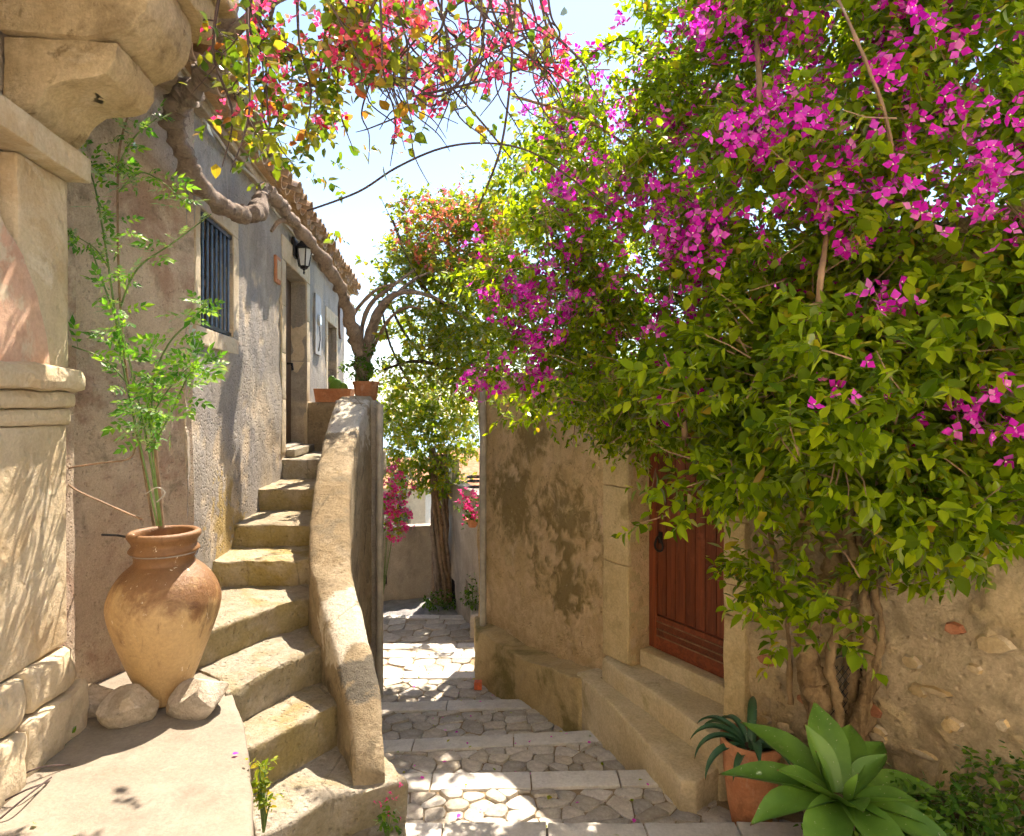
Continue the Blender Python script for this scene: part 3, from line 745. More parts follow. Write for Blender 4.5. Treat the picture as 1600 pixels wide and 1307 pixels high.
# pink plaster inside the arch curve
arc = [P(x, y, 1.0) for x, y in ((0, 352), (14, 372), (30, 400), (42, 432), (52, 462), (60, 495), (67, 530), (72, 560), (76, 588))]
pts = []
for q in arc:
    k = 1.65 / (-q.x - .12); pts.append((k, H + (q.z - H) * k))
pts = [(2.2, 3.12)] + pts + [(2.2, 2.338)]
mbp = MB().add([tuple(PW(a, z, .055)) for a, z in pts] + [tuple(PW(a, z, .082)) for a, z in pts],
    [tuple(range(len(pts), 2*len(pts)))[::-1]] + [(i, (i+1) % len(pts), len(pts)+(i+1) % len(pts), len(pts)+i) for i in range(len(pts))])
build('pink_arch_plaster', mbp, M['pinkplaster'], portal, bevel=.006, maxlen=.08, noise_amp=.004, noise_scale=7, smooth=50)
build('cornice_slab', MB().fbox(PW, 1.6, 2.90, 3.175, 3.29, .0, .155), M['portal'], portal, bevel=.014, maxlen=.12, noise_amp=.005, smooth=50)
for (a0, a1, z0, z1, pr) in ((2.52, 2.87, .93, 1.10, .115), (2.1, 2.51, .93, 1.10, .11), (2.47, 2.90, .69, .925, .15), (2.1, 2.46, .69, .925, .16), (1.6, 2.09, .69, 1.0, .15)):
    build('plinth_block', MB().fbox(PW, a0+.004, a1-.004, z0, z1, .0, pr), M['portal'], portal, bevel=.035, maxlen=.06, noise_amp=.02, noise_scale=6, smooth=60)

# balcony above the portal: corbel with scrolled profile and slab
balc = thing('stone_balcony', (-2.0, 2.9, 3.3), 'worn stone balcony on a carved corbel at the upper left corner', 'balcony')
def corbel(a0, a1):
    up_ = [(0, 3.64), (.30, 3.63), (.40, 3.645), (.49, 3.69), (.545, 3.76), (.565, 3.85), (.565, 3.955), (0, 3.955)]
    lo_ = [(0, 3.30), (.07, 3.31), (.12, 3.36), (.155, 3.43), (.215, 3.468), (.30, 3.478), (.38, 3.51), (.42, 3.57), (.425, 3.632), (0, 3.632)]
    for pr, (b0, b1) in ((up_, (a0, a1)), (lo_, (a0 + .03, a1 - .04))):
        n = len(pr)
        mb = MB().add([tuple(PW(b0, z, .01 + o_)) for o_, z in pr] + [tuple(PW(b1, z, .01 + o_)) for o_, z in pr],
            [tuple(range(n))[::-1], tuple(range(n, 2*n))] + [(i, (i+1) % n, n+(i+1) % n, n+i) for i in range(n)])
        build('corbel', mb, M['corbel'], balc, bevel=.007, maxlen=.045, noise_amp=.011, noise_scale=7, smooth=50)
corbel(2.50, 2.93)
corbel(1.1, 1.5)
build('balcony_slab', MB().fbox(PW, .6, 2.62, 3.96, 4.12, .0, .66), M['corbel'], balc, bevel=.02, maxlen=.1, noise_amp=.012, noise_scale=4, smooth=60)
build('balcony_slab', MB().fbox(PW, 2.63, 3.12, 3.965, 4.13, .0, .63), M['corbel'], balc, bevel=.02, maxlen=.1, noise_amp=.014, noise_scale=4, smooth=60)
build('balcony_slab', MB().fbox(PW, .6, 3.18, 4.135, 4.25, .0, .70), M['corbel'], balc, bevel=.02, maxlen=.1, noise_amp=.01, noise_scale=4, smooth=60)

# ------------------------------------------------------------------ left: outside staircase
stair = thing('stone_staircase', (-1.3, 3.8, 0), 'worn outside stone staircase curving up to the house door', 'staircase')
STEPS = [  # top z, front-edge left, (mid), right
    (.14, (-1.05, 2.45), (-.78, 2.75), (-.60, 2.86)),
    (.33, (-1.08, 2.72), (-.84, 3.00), (-.625, 3.09)),
    (.55, (-1.26, 3.00), (-.99, 3.40), (-.93, 3.54)),
    (.74, (-1.43, 3.18), (-1.28, 3.52), (-1.12, 3.80)),
    (.92, (-1.75, 3.42), (-1.50, 3.95), (-1.30, 4.22)),
    (1.10, (-2.12, 4.42), (-1.75, 4.46), (-1.38, 4.48)),
    (1.27, (-2.16, 4.88), (-1.85, 4.90), (-1.48, 4.90)),
    (1.455, (-2.28, 5.59), (-2.0, 5.60), (-1.68, 5.60)),
    (1.65, (-2.38, 6.40), (-2.1, 6.41), (-1.86, 6.41)),
]
for i, (z, L, Mi, R) in enumerate(STEPS):
    if i + 1 < len(STEPS):
        nz, nL, nM, nR = STEPS[i+1]
        back = [(nR[0] + .10, nR[1] + .10), (nM[0], nM[1] + .12), (nL[0] - .05, nL[1] + .12)]
    else:
        back = [(-1.55, 7.9), (-2.6, 7.9)]
    fr_ = spline([L, ((L[0]+Mi[0])/2, (L[1]+Mi[1])/2 - .012), Mi, ((R[0]+Mi[0])/2, (R[1]+Mi[1])/2 - .01), R], 3)
    poly = [tuple(p) for p in fr_] + [(R[0] + .12, R[1] + .03)] + back
    if i in (2, 3, 4): poly += [(L[0] - .12, L[1] + .2)]
    if i >= 5: poly = [(L[0] - .25, L[1])] + poly + [(L[0] - .3, back[-1][1])]
    build('step', MB().prism(poly, z - .30 if i else -.4, z), M['step'], stair, bevel=.022, maxlen=.06, noise_amp=.013, noise_scale=7, smooth=55)
# solid body below the steps
body = MB().prism([(-2.35, 4.6), (-1.62, 4.6), (-1.5, 6.3), (-1.7, 7.9), (-2.7, 7.9), (-2.4, 6.2)], -1.8, .9)
build('stair_core', body, M['step'], stair)
# curved parapet: (px left, px right, py, Y)
ST = [(530, 576, 621, 6.25), (522, 566, 634, 6.05), (509, 553, 674, 5.6), (492, 541, 749, 4.9), (484, 540, 820, 4.42), (484, 541, 880, 4.08), (494, 549, 918, 3.9), (514, 567, 989, 3.62), (536, 586, 1074, 3.36), (548, 591, 1150, 3.2), (551, 593, 1208, 3.1)]
rows = spline(ST, 5); par = MB(); n = 0
for (pl_, pr_, py, Y) in rows:
    a = P(pl_, py, Y); b = P(pr_ + 7, py - 2, Y + .02)
    dirx = (b - a); u = dirx.normalized()
    zb = a.z - .75 if a.z > .9 else -.3
    zb = min(zb, a.z - .3)
    sec = [Vector((a.x, a.y, zb)), a + Vector((0, 0, -.10)), a + Vector((0, 0, -.025)), a + u * .025, a.lerp(b, .5) + Vector((0, 0, .006)), b - u * .025, b + Vector((0, 0, -.025)), b + Vector((0, 0, -.10)), Vector((b.x, b.y, -1.5))]
    par.v += [tuple(q) for q in sec]; n += 1
for i in range(n - 1):
    for k in range(8): par.f.append((i*9+k, i*9+k+1, (i+1)*9+k+1, (i+1)*9+k))
par.f.append(tuple(range(9))); par.f.append(tuple((n-1)*9+k for k in range(8, -1, -1)))
build('parapet', par, M['parapet'], stair, maxlen=.06, noise_amp=.009, noise_scale=6, smooth=60)
# landing walls with the outer corner of the block
pier = MB().prism([(-1.72, 6.22), (-1.31, 6.22), (-1.63, 7.95), (-2.0, 7.95)], -1.8, 2.24)
build('landing_wall', pier, M['house'], stair, bevel=.02, maxlen=.14, noise_amp=.008, noise_scale=4, smooth=60)
build('landing_wall', MB().prism([(-2.46, 7.66), (-1.97, 7.66), (-1.97, 7.95), (-2.5, 7.95)], 1.6, 2.235), M['parapet'], stair, bevel=.02, maxlen=.14, noise_amp=.008, smooth=60)
pp = [(-1.275, 6.19)]
set_props(build('corner_downpipe', MB().tube([(-1.275, 6.17, 2.2), (-1.275, 6.17, -.9)], .034, 12), M['greypipe'], loc=(-1.275, 6.17, -.9), smooth=60), 'grey downpipe on the outer corner of the stair landing', 'pipe')

# ------------------------------------------------------------------ the big jar
JC = Vector((-1.715, 3.16, PZ))
s = 2.93 / 1000
prof_px = [(30, 1096), (39, 1094), (39, 1085), (44, 1066), (55, 1038), (69, 1000), (81, 965), (87, 938), (85.5, 920), (78, 900), (66, 882), (52, 869), (47, 864), (46, 856), (49, 849), (54, 844), (52, 839), (49, 834), (51, 828), (55, 822), (56, 816), (52, 812), (46, 813), (43, 820), (42, 840), (40, 850)]
prof = [(r * s, (1096 - y) * s) for r, y in prof_px]
prof = [tuple(p) for p in spline(prof, 3)]
jar = set_props(build('clay_jar', MB().lathe(prof, JC, 56, .015), M['jar'], loc=JC, smooth=60), 'tall ochre glazed clay jar with dark shoulder standing on the platform', 'jar')
build('soil', MB().lathe([(.116, .64), (.116, .69), (.06, .70), (.005, .70)], JC, 20, .05), M['soil'], jar, smooth=60)
build('wire_loop', MB().tube([JC + Vector(((.147) * math.cos(t), .147 * math.sin(t), .728 - .035 * max(0, math.sin(t * .5 + 2.5)))) for t in np.linspace(0, 2 * PI, 40)], .004, 6), M['panel'], jar)
build('nail', MB().tube([P(160, 836, 3.22), P(185, 837, 3.12), P(210, 842, 3.08)], .006, 6), M['iron'], jar)

def rock(name, c, size, seed, label):
    bm = bmesh.new(); bmesh.ops.create_icosphere(bm, subdivisions=3, radius=1)
    r_ = random.Random(seed)
    planes = [(Vector((r_.uniform(-1, 1), r_.uniform(-1, 1), r_.uniform(-.6, 1))).normalized(), r_.uniform(.55, .85)) for _ in range(11)]
    for v in bm.verts:
        for nrm_, d in planes:
            k = v.co.dot(nrm_) - d
            if k > 0: v.co -= nrm_ * k * .98
        v.co += noise.noise_vector(v.co * 2.5 + Vector((seed, 0, 0))) * .06
        v.co = Vector((v.co.x * size[0], v.co.y * size[1], v.co.z * size[2]))
    zmin = min(v.co.z for v in bm.verts)
    for v in bm.verts: v.co.z = max(v.co.z, zmin * .75) - zmin * .75 - .006
    me = bpy.data.meshes.new(name); bm.to_mesh(me); bm.free()
    o = link_mesh(name, me, M['rock'], None, c, smooth=24)
    return set_props(o, label, 'rock', 'rocks round the foot of the jar')
rock('loose_rock', (-1.755, 2.93, PZ), (.135, .11, .10), 3, 'rounded tan rock in front of the clay jar, middle of the three')
rock('loose_rock', (-1.48, 3.03, PZ), (.17, .13, .105), 8, 'angular pale rock leaning at the right foot of the clay jar')
rock('loose_rock', (-1.99, 3.04, PZ), (.13, .11, .08), 14, 'flat dark shaded rock between the clay jar and the portal')

# ------------------------------------------------------------------ right: building with the red door
wd = Vector((.519, -.855, 0)).normalized(); wn = Vector((-wd.y * -1, 0, 0)); wn = Vector((wd.y, -wd.x, 0))   # outward, to the alley
C0 = Vector((-.362, 6.95, 0))
def RW(a, z, off): return C0 + wd * a + Vector((0, 0, z)) + wn * off
def s_of(px): return (6.95 - 3.857 / (.607 + (px - 800) / 1000)) / .855
rb = thing('right_building', tuple(RW(.0, 0, 0)), 'mossy tan plaster building with the red-brown door on the right', 'building')
S0, S1 = s_of(985), s_of(1135)
RD = (S0, S1, .19, 2.10)
SB = s_of(1165)
build('wall', wall_mesh(RW, 0, SB, -1.7, 2.42, [RD], .30, .032, .02, 2.0, erode=lambda a, z: .34 - .62 * max(z, -.2) if a < 2.3 else -.6, depth=.016), M['rwall'], rb, smooth=50)
rub = build('rubble_wall', wall_mesh(RW, SB, 6.0, -.3, 3.05, [], .30, .032, .03, 2.6, erode=lambda a, z: .02, depth=.03), M['rubble'], rb, smooth=50, label='rough rubble stone wall to the right of the trunks')
cr2 = Vector((.25, 1, 0)).normalized()
def RW2(a, z, off): return C0 + cr2 * a + Vector((0, 0, z)) + Vector((-cr2.y, cr2.x, 0)) * off
build('side_wall', wall_mesh(RW2, .0, 3.0, -1.8, 2.42, [], .25, .1, .015, 2.0), M['rwall'], rb, smooth=50)
build('roof_slab', MB().prism([RW(-.1, 0, .1)[:2], RW2(3.1, 0, .1)[:2], (4.5, 9.0), (5.5, 3.5), RW(6.6, 0, .1)[:2]], 2.425, 2.5), M['mortar'], rb)
# rubble stones set in the wall
rbase = root_of(rb)
for i in range(80):
    a = random.uniform(SB + .1, 5.4); z = random.uniform(.15, 2.4)
    sx, sz = random.uniform(.025, .085), random.uniform(.018, .05)
    k = random.randint(6, 8)
    poly = [(math.cos(2*PI*j/k + random.uniform(-.25, .25)) * sx, math.sin(2*PI*j/k + random.uniform(-.25, .25)) * sz) for j in range(k)]
    d = .012 * (fbm(RW(a, z, 0), 2.6, 4) * 1.6)
    mb = MB(); pr = d + random.uniform(.001, .010)
    mb.add([RW(a + p[0], z + p[1], -.02 + d) for p in poly] + [RW(a + p[0] * .8, z + p[1] * .8, pr) for p in poly] + [RW(a, z, pr + .006)],
        [(j, (j+1) % k, k + (j+1) % k, k + j) for j in range(k)] + [(k + j, k + (j+1) % k, 2*k) for j in range(k)])
    build('brick' if i % 7 == 0 else 'stone', mb, M['brickchip'] if i % 7 == 0 else M['rubblestone'], rub, smooth=40)
# jamb blocks
zs = [.20, .95, 1.55, 2.11]
for i in range(3):
    build('jamb_block', MB().fbox(RW, s_of(945), S0 - .001, zs[i] + .003, zs[i+1] - .003, -.29, .022), M['jamb'], rb, bevel=.012, maxlen=.09, noise_amp=.007, noise_scale=6, smooth=50)
    build('jamb_block', MB().fbox(RW, S1 + .001, SB + .02, zs[i] - .1 + .003, zs[i+1] - .1 - .003, -.29, .03), M['jamb'], rb, bevel=.012, maxlen=.09, noise_amp=.007, noise_scale=6, smooth=50)
build('lintel', MB().fbox(RW, s_of(945), SB + .02, 2.112, 2.38, -.29, .024), M['jamb'], rb, bevel=.012, maxlen=.1, noise_amp=.006, smooth=50)
# door
rd = build('door', MB().fbox(RW, S0, S1, .30, 2.10, -.26, -.215), M['reddoor'], rb)
ND = 8; a_l = S0 + .085; a_r = S1 - .06
for i in range(ND):
    a0 = a_l + (a_r - a_l) * i / ND; a1 = a_l + (a_r - a_l) * (i + 1) / ND
    build('plank', MB().fbox(RW, a0 + .0035, a1 - .0035, .585, 1.90, -.215, -.196), M['reddoor'], rd, bevel=.004)
for (a0, a1) in ((S0 + .002, a_l), (a_r, S1 - .002)):
    build('stile', MB().fbox(RW, a0, a1 - .002, .32, 2.09, -.215, -.188), M['reddoor'], rd, bevel=.005)
build('rail', MB().fbox(RW, a_l + .001, a_r - .003, 1.91, 2.09, -.215, -.189), M['redrail'], rd, bevel=.005)
for (z0, z1, pr) in ((.535, .578, -.186), (.475, .528, -.194), (.425, .470, -.188), (.322, .420, -.180)):
    build('rail', MB().fbox(RW, a_l + .001, a_r - .003, z0, z1, -.215, pr), M['redrail'], rd, bevel=.006)
for z, pr in ((.5315, -.183), (.4725, -.184), (.4225, -.183)):
    build('moulding_bead', MB().fbox(RW, a_l + .001, a_r - .003, z - .0035, z + .0035, -.2, pr), M['cane'], rd)
hp = RW(S0 + .12, 1.17, -.19)
build('handle_plate', MB().fbox(RW, S0 + .105, S0 + .145, 1.13, 1.22, -.1959, -.185), M['iron'], rd, bevel=.004)
build('ring_handle', MB().tube([RW(S0 + .125 + .04 * math.sin(t) * (1 - .35 * math.cos(t)), 1.13 - .055 * math.cos(t + PI), -.172) for t in np.linspace(0, 2 * PI, 22)], .0085, 7), M['iron'], rd)
build('knocker', MB().tube([RW(S0 + .39 + .035 * math.sin(t), 1.42 - .035 * math.cos(t), -.178) for t in np.linspace(0, 2 * PI, 18)], .008, 7), M['iron'], rd)
build('knocker_plate', MB().fbox(RW, S0 + .365, S0 + .415, 1.44, 1.49, -.1959, -.182), M['iron'], rd, bevel=.005)
# sill, steps, ledge, plinth
build('door_sill', MB().fbox(RW, S0 + .001, S1 - .001, .0, .315, -.295, -.09), M['ledge'], rb, bevel=.02, maxlen=.08, noise_amp=.007, noise_scale=6, smooth=55)
build('step', MB().prism([(.705, 5.03), (1.235, 3.79), (1.40, 3.83), (1.75, 4.05), (1.3, 5.1), (.95, 5.35)], -.4, .195), M['ledge'], rb, bevel=.02, maxlen=.09, noise_amp=.009, noise_scale=5, smooth=55)
build('step', MB().prism([(.52, 5.14), (.76, 4.42), (.97, 3.70), (1.06, 3.67), (1.26, 3.83), (1.1, 4.6), (.9, 5.3)], -.6, [.045, .03, .015, .012, .02, .03, .045]), M['ledge'], rb, bevel=.018, maxlen=.08, noise_amp=.009, noise_scale=5, smooth=55)
build('plinth', MB().prism([(-.41, 6.98), (-.375, 6.62), (.10, 5.74), (.53, 5.05), (.72, 5.0), (.95, 5.2), (.3, 6.3), (.1, 7.2)], -1.7, [-.10, -.13, -.10, .03, .045, .045, -.08, -.1]), M['plinth'], rb, bevel=.02, maxlen=.08, noise_amp=.014, noise_scale=5, smooth=55)
set_props(build('downpipe', MB().tube([RW(.20, 2.40, .055), RW(.20, 1.0, .055), RW(.20, -.28, .055)], .036, 12), M['greypipe'], loc=RW(.2, -.28, .05), smooth=60), 'grey downpipe near the corner of the mossy building', 'pipe')
set_props(build('orange_block', MB().box((-.375, 6.33, -.63), (-.30, 6.41, -.555)), simple_mat('orange_paint', (.72, .16, .06), .6), loc=(-.34, 6.37, -.63), bevel=.008), 'small orange block on the path at the foot of the mossy corner', 'block')

# ------------------------------------------------------------------ far end of the alley
def line_frame(p, q):
    p = Vector(p); q = Vector(q); d = (q - p).normalized(); n_ = Vector((d.y, -d.x, 0))
    return (lambda a, z, off: p + d * a + Vector((0, 0, z)) + n_ * off), (q - p).length
FL, fl = line_frame((-3.4, 11.2, 0), (-1.45, 11.75, 0))
fw = set_props(build('garden_wall', wall_mesh(FL, 0, fl, -1.8, .02, [(.93, 1.20, -1.02, -.84)], .25, .1, .02, 1.6), M['farwall'], loc=(-2.4, 11.4, -1.5), smooth=50), 'low beige garden wall closing the far end of the alley', 'wall')
build('vent', MB().fbox(FL, .93, 1.20, -1.02, -.84, -.2, -.1), M['iron'], fw)
FR, frl = line_frame((-1.35, 11.9, 0), (-.42, 9.3, 0))
fr_ = set_props(build('far_side_wall', wall_mesh(FR, 0, frl, -1.8, .88, [(.78, 1.18, -1.30, -.74), (1.75, 1.95, -.9, -.55)], .25, .1, .02, 1.6), M['farwall'], loc=(-.8, 10.5, -1.5), smooth=50), 'streaked grey wall with a barred vent on the right of the far alley', 'wall')
build('vent_backing', MB().fbox(FR, .78, 1.18, -1.30, -.74, -.2, -.15), M['iron'], fr_)
build('vent_backing', MB().fbox(FR, 1.75, 1.95, -.9, -.55, -.2, -.15), M['iron'], fr_)
for i in range(7):
    build('vent_bar', MB().fbox(FR, .80 + i * .057, .825 + i * .057, -1.30, -.74, -.06, -.03), M['iron'], fr_)
for i, a in enumerate((.35, .75)):
    build('coping_post', MB().fbox(FR, a, a + .09, .88, 1.28, -.16, -.05), M['farwall'], fr_, bevel=.01)
set_props(build('kerb_stone', MB().box((-.62, 9.35, -1.3), (-.46, 9.75, -.85)), M['cobble'], loc=(-.54, 9.5, -1.2), bevel=.04, maxlen=.08, noise_amp=.02, noise_scale=6, smooth=60), 'pale boulder at the foot of the far side wall', 'rock')
# street lantern on a post
flc = P(625, 762, 11.9)
lantern('street_lantern', flc, 1.75, 'glass street lantern on a post beyond the garden wall', 'lantern', [('post', [flc + Vector((0, 0, -.24)), Vector((flc.x, flc.y, -1.75))], .03)])
# distant houses
def far_house(name, x0, x1, y0, y1, zb, zt, label, wins):
    t = thing(name, ((x0+x1)/2, y0, zb), label, 'house', 'distant houses below the alley')
    build('wall', MB().box((x0, y0, zb), (x1, y1, zt)), M['farhouse'], t)
    ym = (y0+y1)/2
    build('roof', MB().add([(x0-.3, y0-.4, zt+.01), (x1+.3, y0-.4, zt+.01), (x1+.3, ym, zt+1.3), (x0-.3, ym, zt+1.3), (x1+.3, y1+.4, zt+.01), (x0-.3, y1+.4, zt+.01)], [(0,1,2,3), (3,2,4,5), (0,3,5), (1,4,2)]), M['terracotta'], t)
    for (a, z) in wins:
        w_ = build('window', MB().box((a-.4, y0-.06, z-.6), (a+.4, y0-.002, z+.6)), M['farwall'], t)
        build('pane', MB().box((a-.32, y0-.08, z-.5), (a+.32, y0-.062, z+.5)), M['glass'], w_)
far_house('distant_house', -3.0, 1.0, 26, 32, -9, -.9, 'tan house with orange tiled roof past the far side wall', [(-2.2, -2.2), (-.6, -2.2)])
far_house('distant_house', -9.0, -4.6, 34, 42, -14, -2.0, 'pale house with orange roof beyond the far street lantern', [(-7.9, -3.6), (-5.8, -3.6)])

# ------------------------------------------------------------------ foliage tools
LEAF_V = np.array([(0,0,0), (0,.5,-.05), (0,1,-.10), (-.30,.28,.07), (-.25,.62,.03), (.30,.28,.07), (.25,.62,.03)])
LEAF_F = np.array([(0,1,3), (3,1,4), (4,1,2), (0,5,1), (5,6,1), (6,2,1)])
LEAF_C = np.array([(0,0,0), (0,.48,-.16), (0,.95,-.42), (-.19,.27,.05), (-.17,.60,-.10), (.23,.30,.08), (.15,.62,-.06)])
def bract():
    vs = []; fs = []
    for k in range(3):
        a = 2*PI*k/3; c, s_ = math.cos(a), math.sin(a); b = len(vs)
        for (x, y, z) in ((0, .02, 0), (-.42, .42, .18), (.42, .42, .18), (0, .55, .30), (0, 1.0, .36)):
            vs.append((x*c - y*s_, x*s_ + y*c, z))
        fs += [(b, b+3, b+1), (b+1, b+3, b+4), (b, b+2, b+3), (b+2, b+4, b+3)]
    b = len(vs); r_ = .13
    vs += [(r_*math.cos(t), r_*math.sin(t), .22) for t in (0, 2.1, 4.2)] + [(0, 0, .30)]
    fs += [(b, b+1, b+3), (b+1, b+2, b+3), (b+2, b, b+3)]
    return np.array(vs), np.array(fs)
BR_V, BR_F = bract()
BR_MI = np.array([0] * 12 + [1] * 3, dtype=np.int32)
def leaf_arrays(p, d, n, L, tv, wscale=1.0):
    """p,d,n: (N,3); returns (N*k,3)"""
    d = d / (np.linalg.norm(d, axis=1, keepdims=True) + 1e-9)
    x = np.cross(d, n); x /= (np.linalg.norm(x, axis=1, keepdims=True) + 1e-9)
    z = np.cross(x, d)
    q = (p[:, None, :] + L[:, None, None] * (tv[None, :, 0:1] * wscale * x[:, None, :] + tv[None, :, 1:2] * d[:, None, :] + tv[None, :, 2:3] * z[:, None, :]))
    return q, x, d, z
def mass_mesh(name, q, tf):
    N, k, _ = q.shape
    vs = q.reshape(-1, 3); fs = (tf[None] + (np.arange(N) * k)[:, None, None]).reshape(-1, 3)
    me = bpy.data.meshes.new(name)
    me.vertices.add(len(vs)); me.vertices.foreach_set('co', vs.astype(np.float32).ravel())
    me.loops.add(fs.size); me.loops.foreach_set('vertex_index', fs.astype(np.int32).ravel())
    me.polygons.add(len(fs)); me.polygons.foreach_set('loop_start', (np.arange(len(fs)) * 3).astype(np.int32))
    if tf is BR_F:
        me.materials.append(MASS_MAT[0]); me.materials.append(M['cream'])
        me.polygons.foreach_set('material_index', np.tile(BR_MI, N))
    me.update(calc_edges=True)
    return me
MASS_MAT = [None]
def unit(v): return v / (np.linalg.norm(v, axis=-1, keepdims=True) + 1e-9)
def template_mesh(name, tv, tf, m, ws=1.0):
    v = tv.copy(); v[:, 0] *= ws
    me = bpy.data.meshes.new(name); me.from_pydata([tuple(a) for a in v], [], [tuple(int(i) for i in f) for f in tf]); me.materials.append(m)
    if tf is BR_F:
        me.materials.append(M['cream']); me.polygons.foreach_set('material_index', BR_MI)
    return me
TM = {}
def pixel(p):
    return 800 + p[:, 0] / p[:, 1] * 1000, 640 - (p[:, 2] - H) / p[:, 1] * 1000
def emit(parent, name_many, name_one, p, d, n, L, tv, tf, m, ws=1.0, n_parts=300, key=None):
    """the nearest pieces in view become parts of their own, the rest one part of kind stuff"""
    base = np.array(root_of(parent))
    q, x, dd, z = leaf_arrays(p, d, n, L, tv, ws)
    px, py = pixel(p)
    vis = (px > 0) & (px < 1600) & (py > 0) & (py < 1307)
    score = L / p[:, 1] + (np.where(vis, 1.0, 0.0)) + (key if key is not None else 0)
    order = np.argsort(-score)
    sel = order[:n_parts]; rest = order[n_parts:]
    tk = (name_one, m.name, ws)
    if tk not in TM: TM[tk] = template_mesh(name_one, tv, tf, m, ws)
    for i in sel:
        o = bpy.data.objects.new(name_one, TM[tk]); COL.objects.link(o); o.parent = parent
        mm = Matrix(((x[i,0]*L[i], dd[i,0]*L[i], z[i,0]*L[i], p[i,0]-base[0]), (x[i,1]*L[i], dd[i,1]*L[i], z[i,1]*L[i], p[i,1]-base[1]),
                     (x[i,2]*L[i], dd[i,2]*L[i], z[i,2]*L[i], p[i,2]-base[2]), (0, 0, 0, 1)))
        o.matrix_local = mm
    if len(rest):
        MASS_MAT[0] = m
        me = mass_mesh(name_many, q[rest] - base, tf)
        o = link_mesh(name_many, me, m, parent); o['kind'] = 'stuff'

def sprigs(blobs, n, clump=0):
    """blobs: (px,py,rpx,rpy,Y,rY[,density]) -> sprig base points and outward directions"""
    C = []; R = []; W = []
    for b in blobs:
        px, py, rx, ry, Y, rY = b[:6]; dens = b[6] if len(b) > 6 else 1.0
        c = P(px, py, Y); r = (rx / 1000 * Y, rY, ry / 1000 * Y)
        C.append(c); R.append(r); W.append((r[0]*r[2] + r[0]*r[1] + r[1]*r[2]) * dens)
    C = np.array(C); R = np.array(R); W = np.array(W) / sum(W)
    idx = rng.choice(len(blobs), n, p=W)
    u = unit(rng.normal(size=(n, 3)))
    r = 1.03 - .62 * rng.random(n) ** 1.7
    # lumpy outline
    r = r * (1 + .16 * np.array([noise.noise(Vector(a * 2.3) + Vector((i_ * 3.1, 0, 0))) for a, i_ in zip(u, idx)]))
    pos = C[idx] + u * R[idx] * r[:, None]
    o_ = unit(u / R[idx])
    if clump:
        nc = max(1, int(n * .68) // clump); k = nc * clump
        cpos = np.repeat(pos[:nc] + o_[:nc] * (.0 + .08 * rng.random((nc, 1))), clump, axis=0)
        cout = np.repeat(o_[:nc], clump, axis=0)
        spread = np.repeat(rng.uniform(.06, .12, (nc, 1)), clump, axis=0)
        cpos = cpos + rng.normal(size=(k, 3)) * spread * np.array([1.25, 1.0, .75])
        m_ = n - k
        fill = C[idx[-m_:]] + u[-m_:] * R[idx[-m_:]] * (r[-m_:, None] * .78)
        pos = np.concatenate([cpos, fill]); o_ = np.concatenate([unit(cout + rng.normal(size=(k, 3)) * .35), o_[-m_:]])
    return pos, o_
def sprig_leaves(pos, out, m_lo, m_hi, length, lsize, droop=.35):
    n = len(pos)
    td = unit(out * .55 + np.array([0, 0, .25]) + rng.normal(size=(n, 3)) * .5)
    P_, D_, N_, L_ = [], [], [], []
    tips = pos + td * length
    for k in range(m_hi):
        use = rng.random(n) < (1.0 if k < m_lo else .5)
        t = (k + .5) / m_hi
        a = k * 2.4 + rng.random(n) * .8
        e1 = unit(np.cross(td, np.array([.13, .21, .97]))); e2 = np.cross(td, e1)
        side = e1 * np.cos(a)[:, None] + e2 * np.sin(a)[:, None]
        p = pos + td * (t * length)[:, None] * 1.0 if hasattr(length, '__len__') else pos + td * (t * length)
        p = p - np.array([0, 0, 1]) * (droop * .35 * length * t * t)
        d = unit(side * .8 + td * (.35 + .5 * t) + np.array([0, 0, -droop]) * rng.random((n, 1)) * 1.6 + rng.normal(size=(n, 3)) * .15)
        nn = unit(np.array([0, 0, 1.0]) + td * .4 + rng.normal(size=(n, 3)) * .45)
        L = lsize * (rng.uniform(.38, 1.0, n) + .55 * rng.random(n) ** 4) * (1.12 - .35 * t)
        P_.append(p[use]); D_.append(d[use]); N_.append(nn[use]); L_.append(L[use])
    return np.concatenate(P_), np.concatenate(D_), np.concatenate(N_), np.concatenate(L_), tips
def flowers_at(tips, out, per, size, spread=.05):
    P_, D_, N_, L_ = [], [], [], []
    n = len(tips)
    for k in range(per):
        use = rng.random(n) < (1 if k < 2 else .6)
        p = tips + rng.normal(size=(n, 3)) * spread
        nn = unit(out * .7 + np.array([0, -.35, .15]) + rng.normal(size=(n, 3)) * .6)
        d = unit(np.cross(nn, rng.normal(size=(n, 3))))
        P_.append(p[use]); D_.append(d[use]); N_.append(nn[use]); L_.append((size * rng.uniform(.65, 1.25, n))[use])
    return np.concatenate(P_), np.concatenate(D_), np.concatenate(N_), np.concatenate(L_)
def twig_mesh(parent, pos, out, every, length, m, name='twigs'):
    mb = MB()
    for i in range(0, len(pos), every):
        a = Vector(pos[i]) - Vector(out[i]) * .12; b = Vector(pos[i]) + Vector(out[i]) * length * .5 + Vector((0, 0, .02))
        mid = a.lerp(b, .5) + noise.noise_vector(a * 5) * .03
        mb.tube([a, mid, b], [.0045, .0035, .002], 3)
    o = build(name, mb, m, parent); o['kind'] = 'stuff'

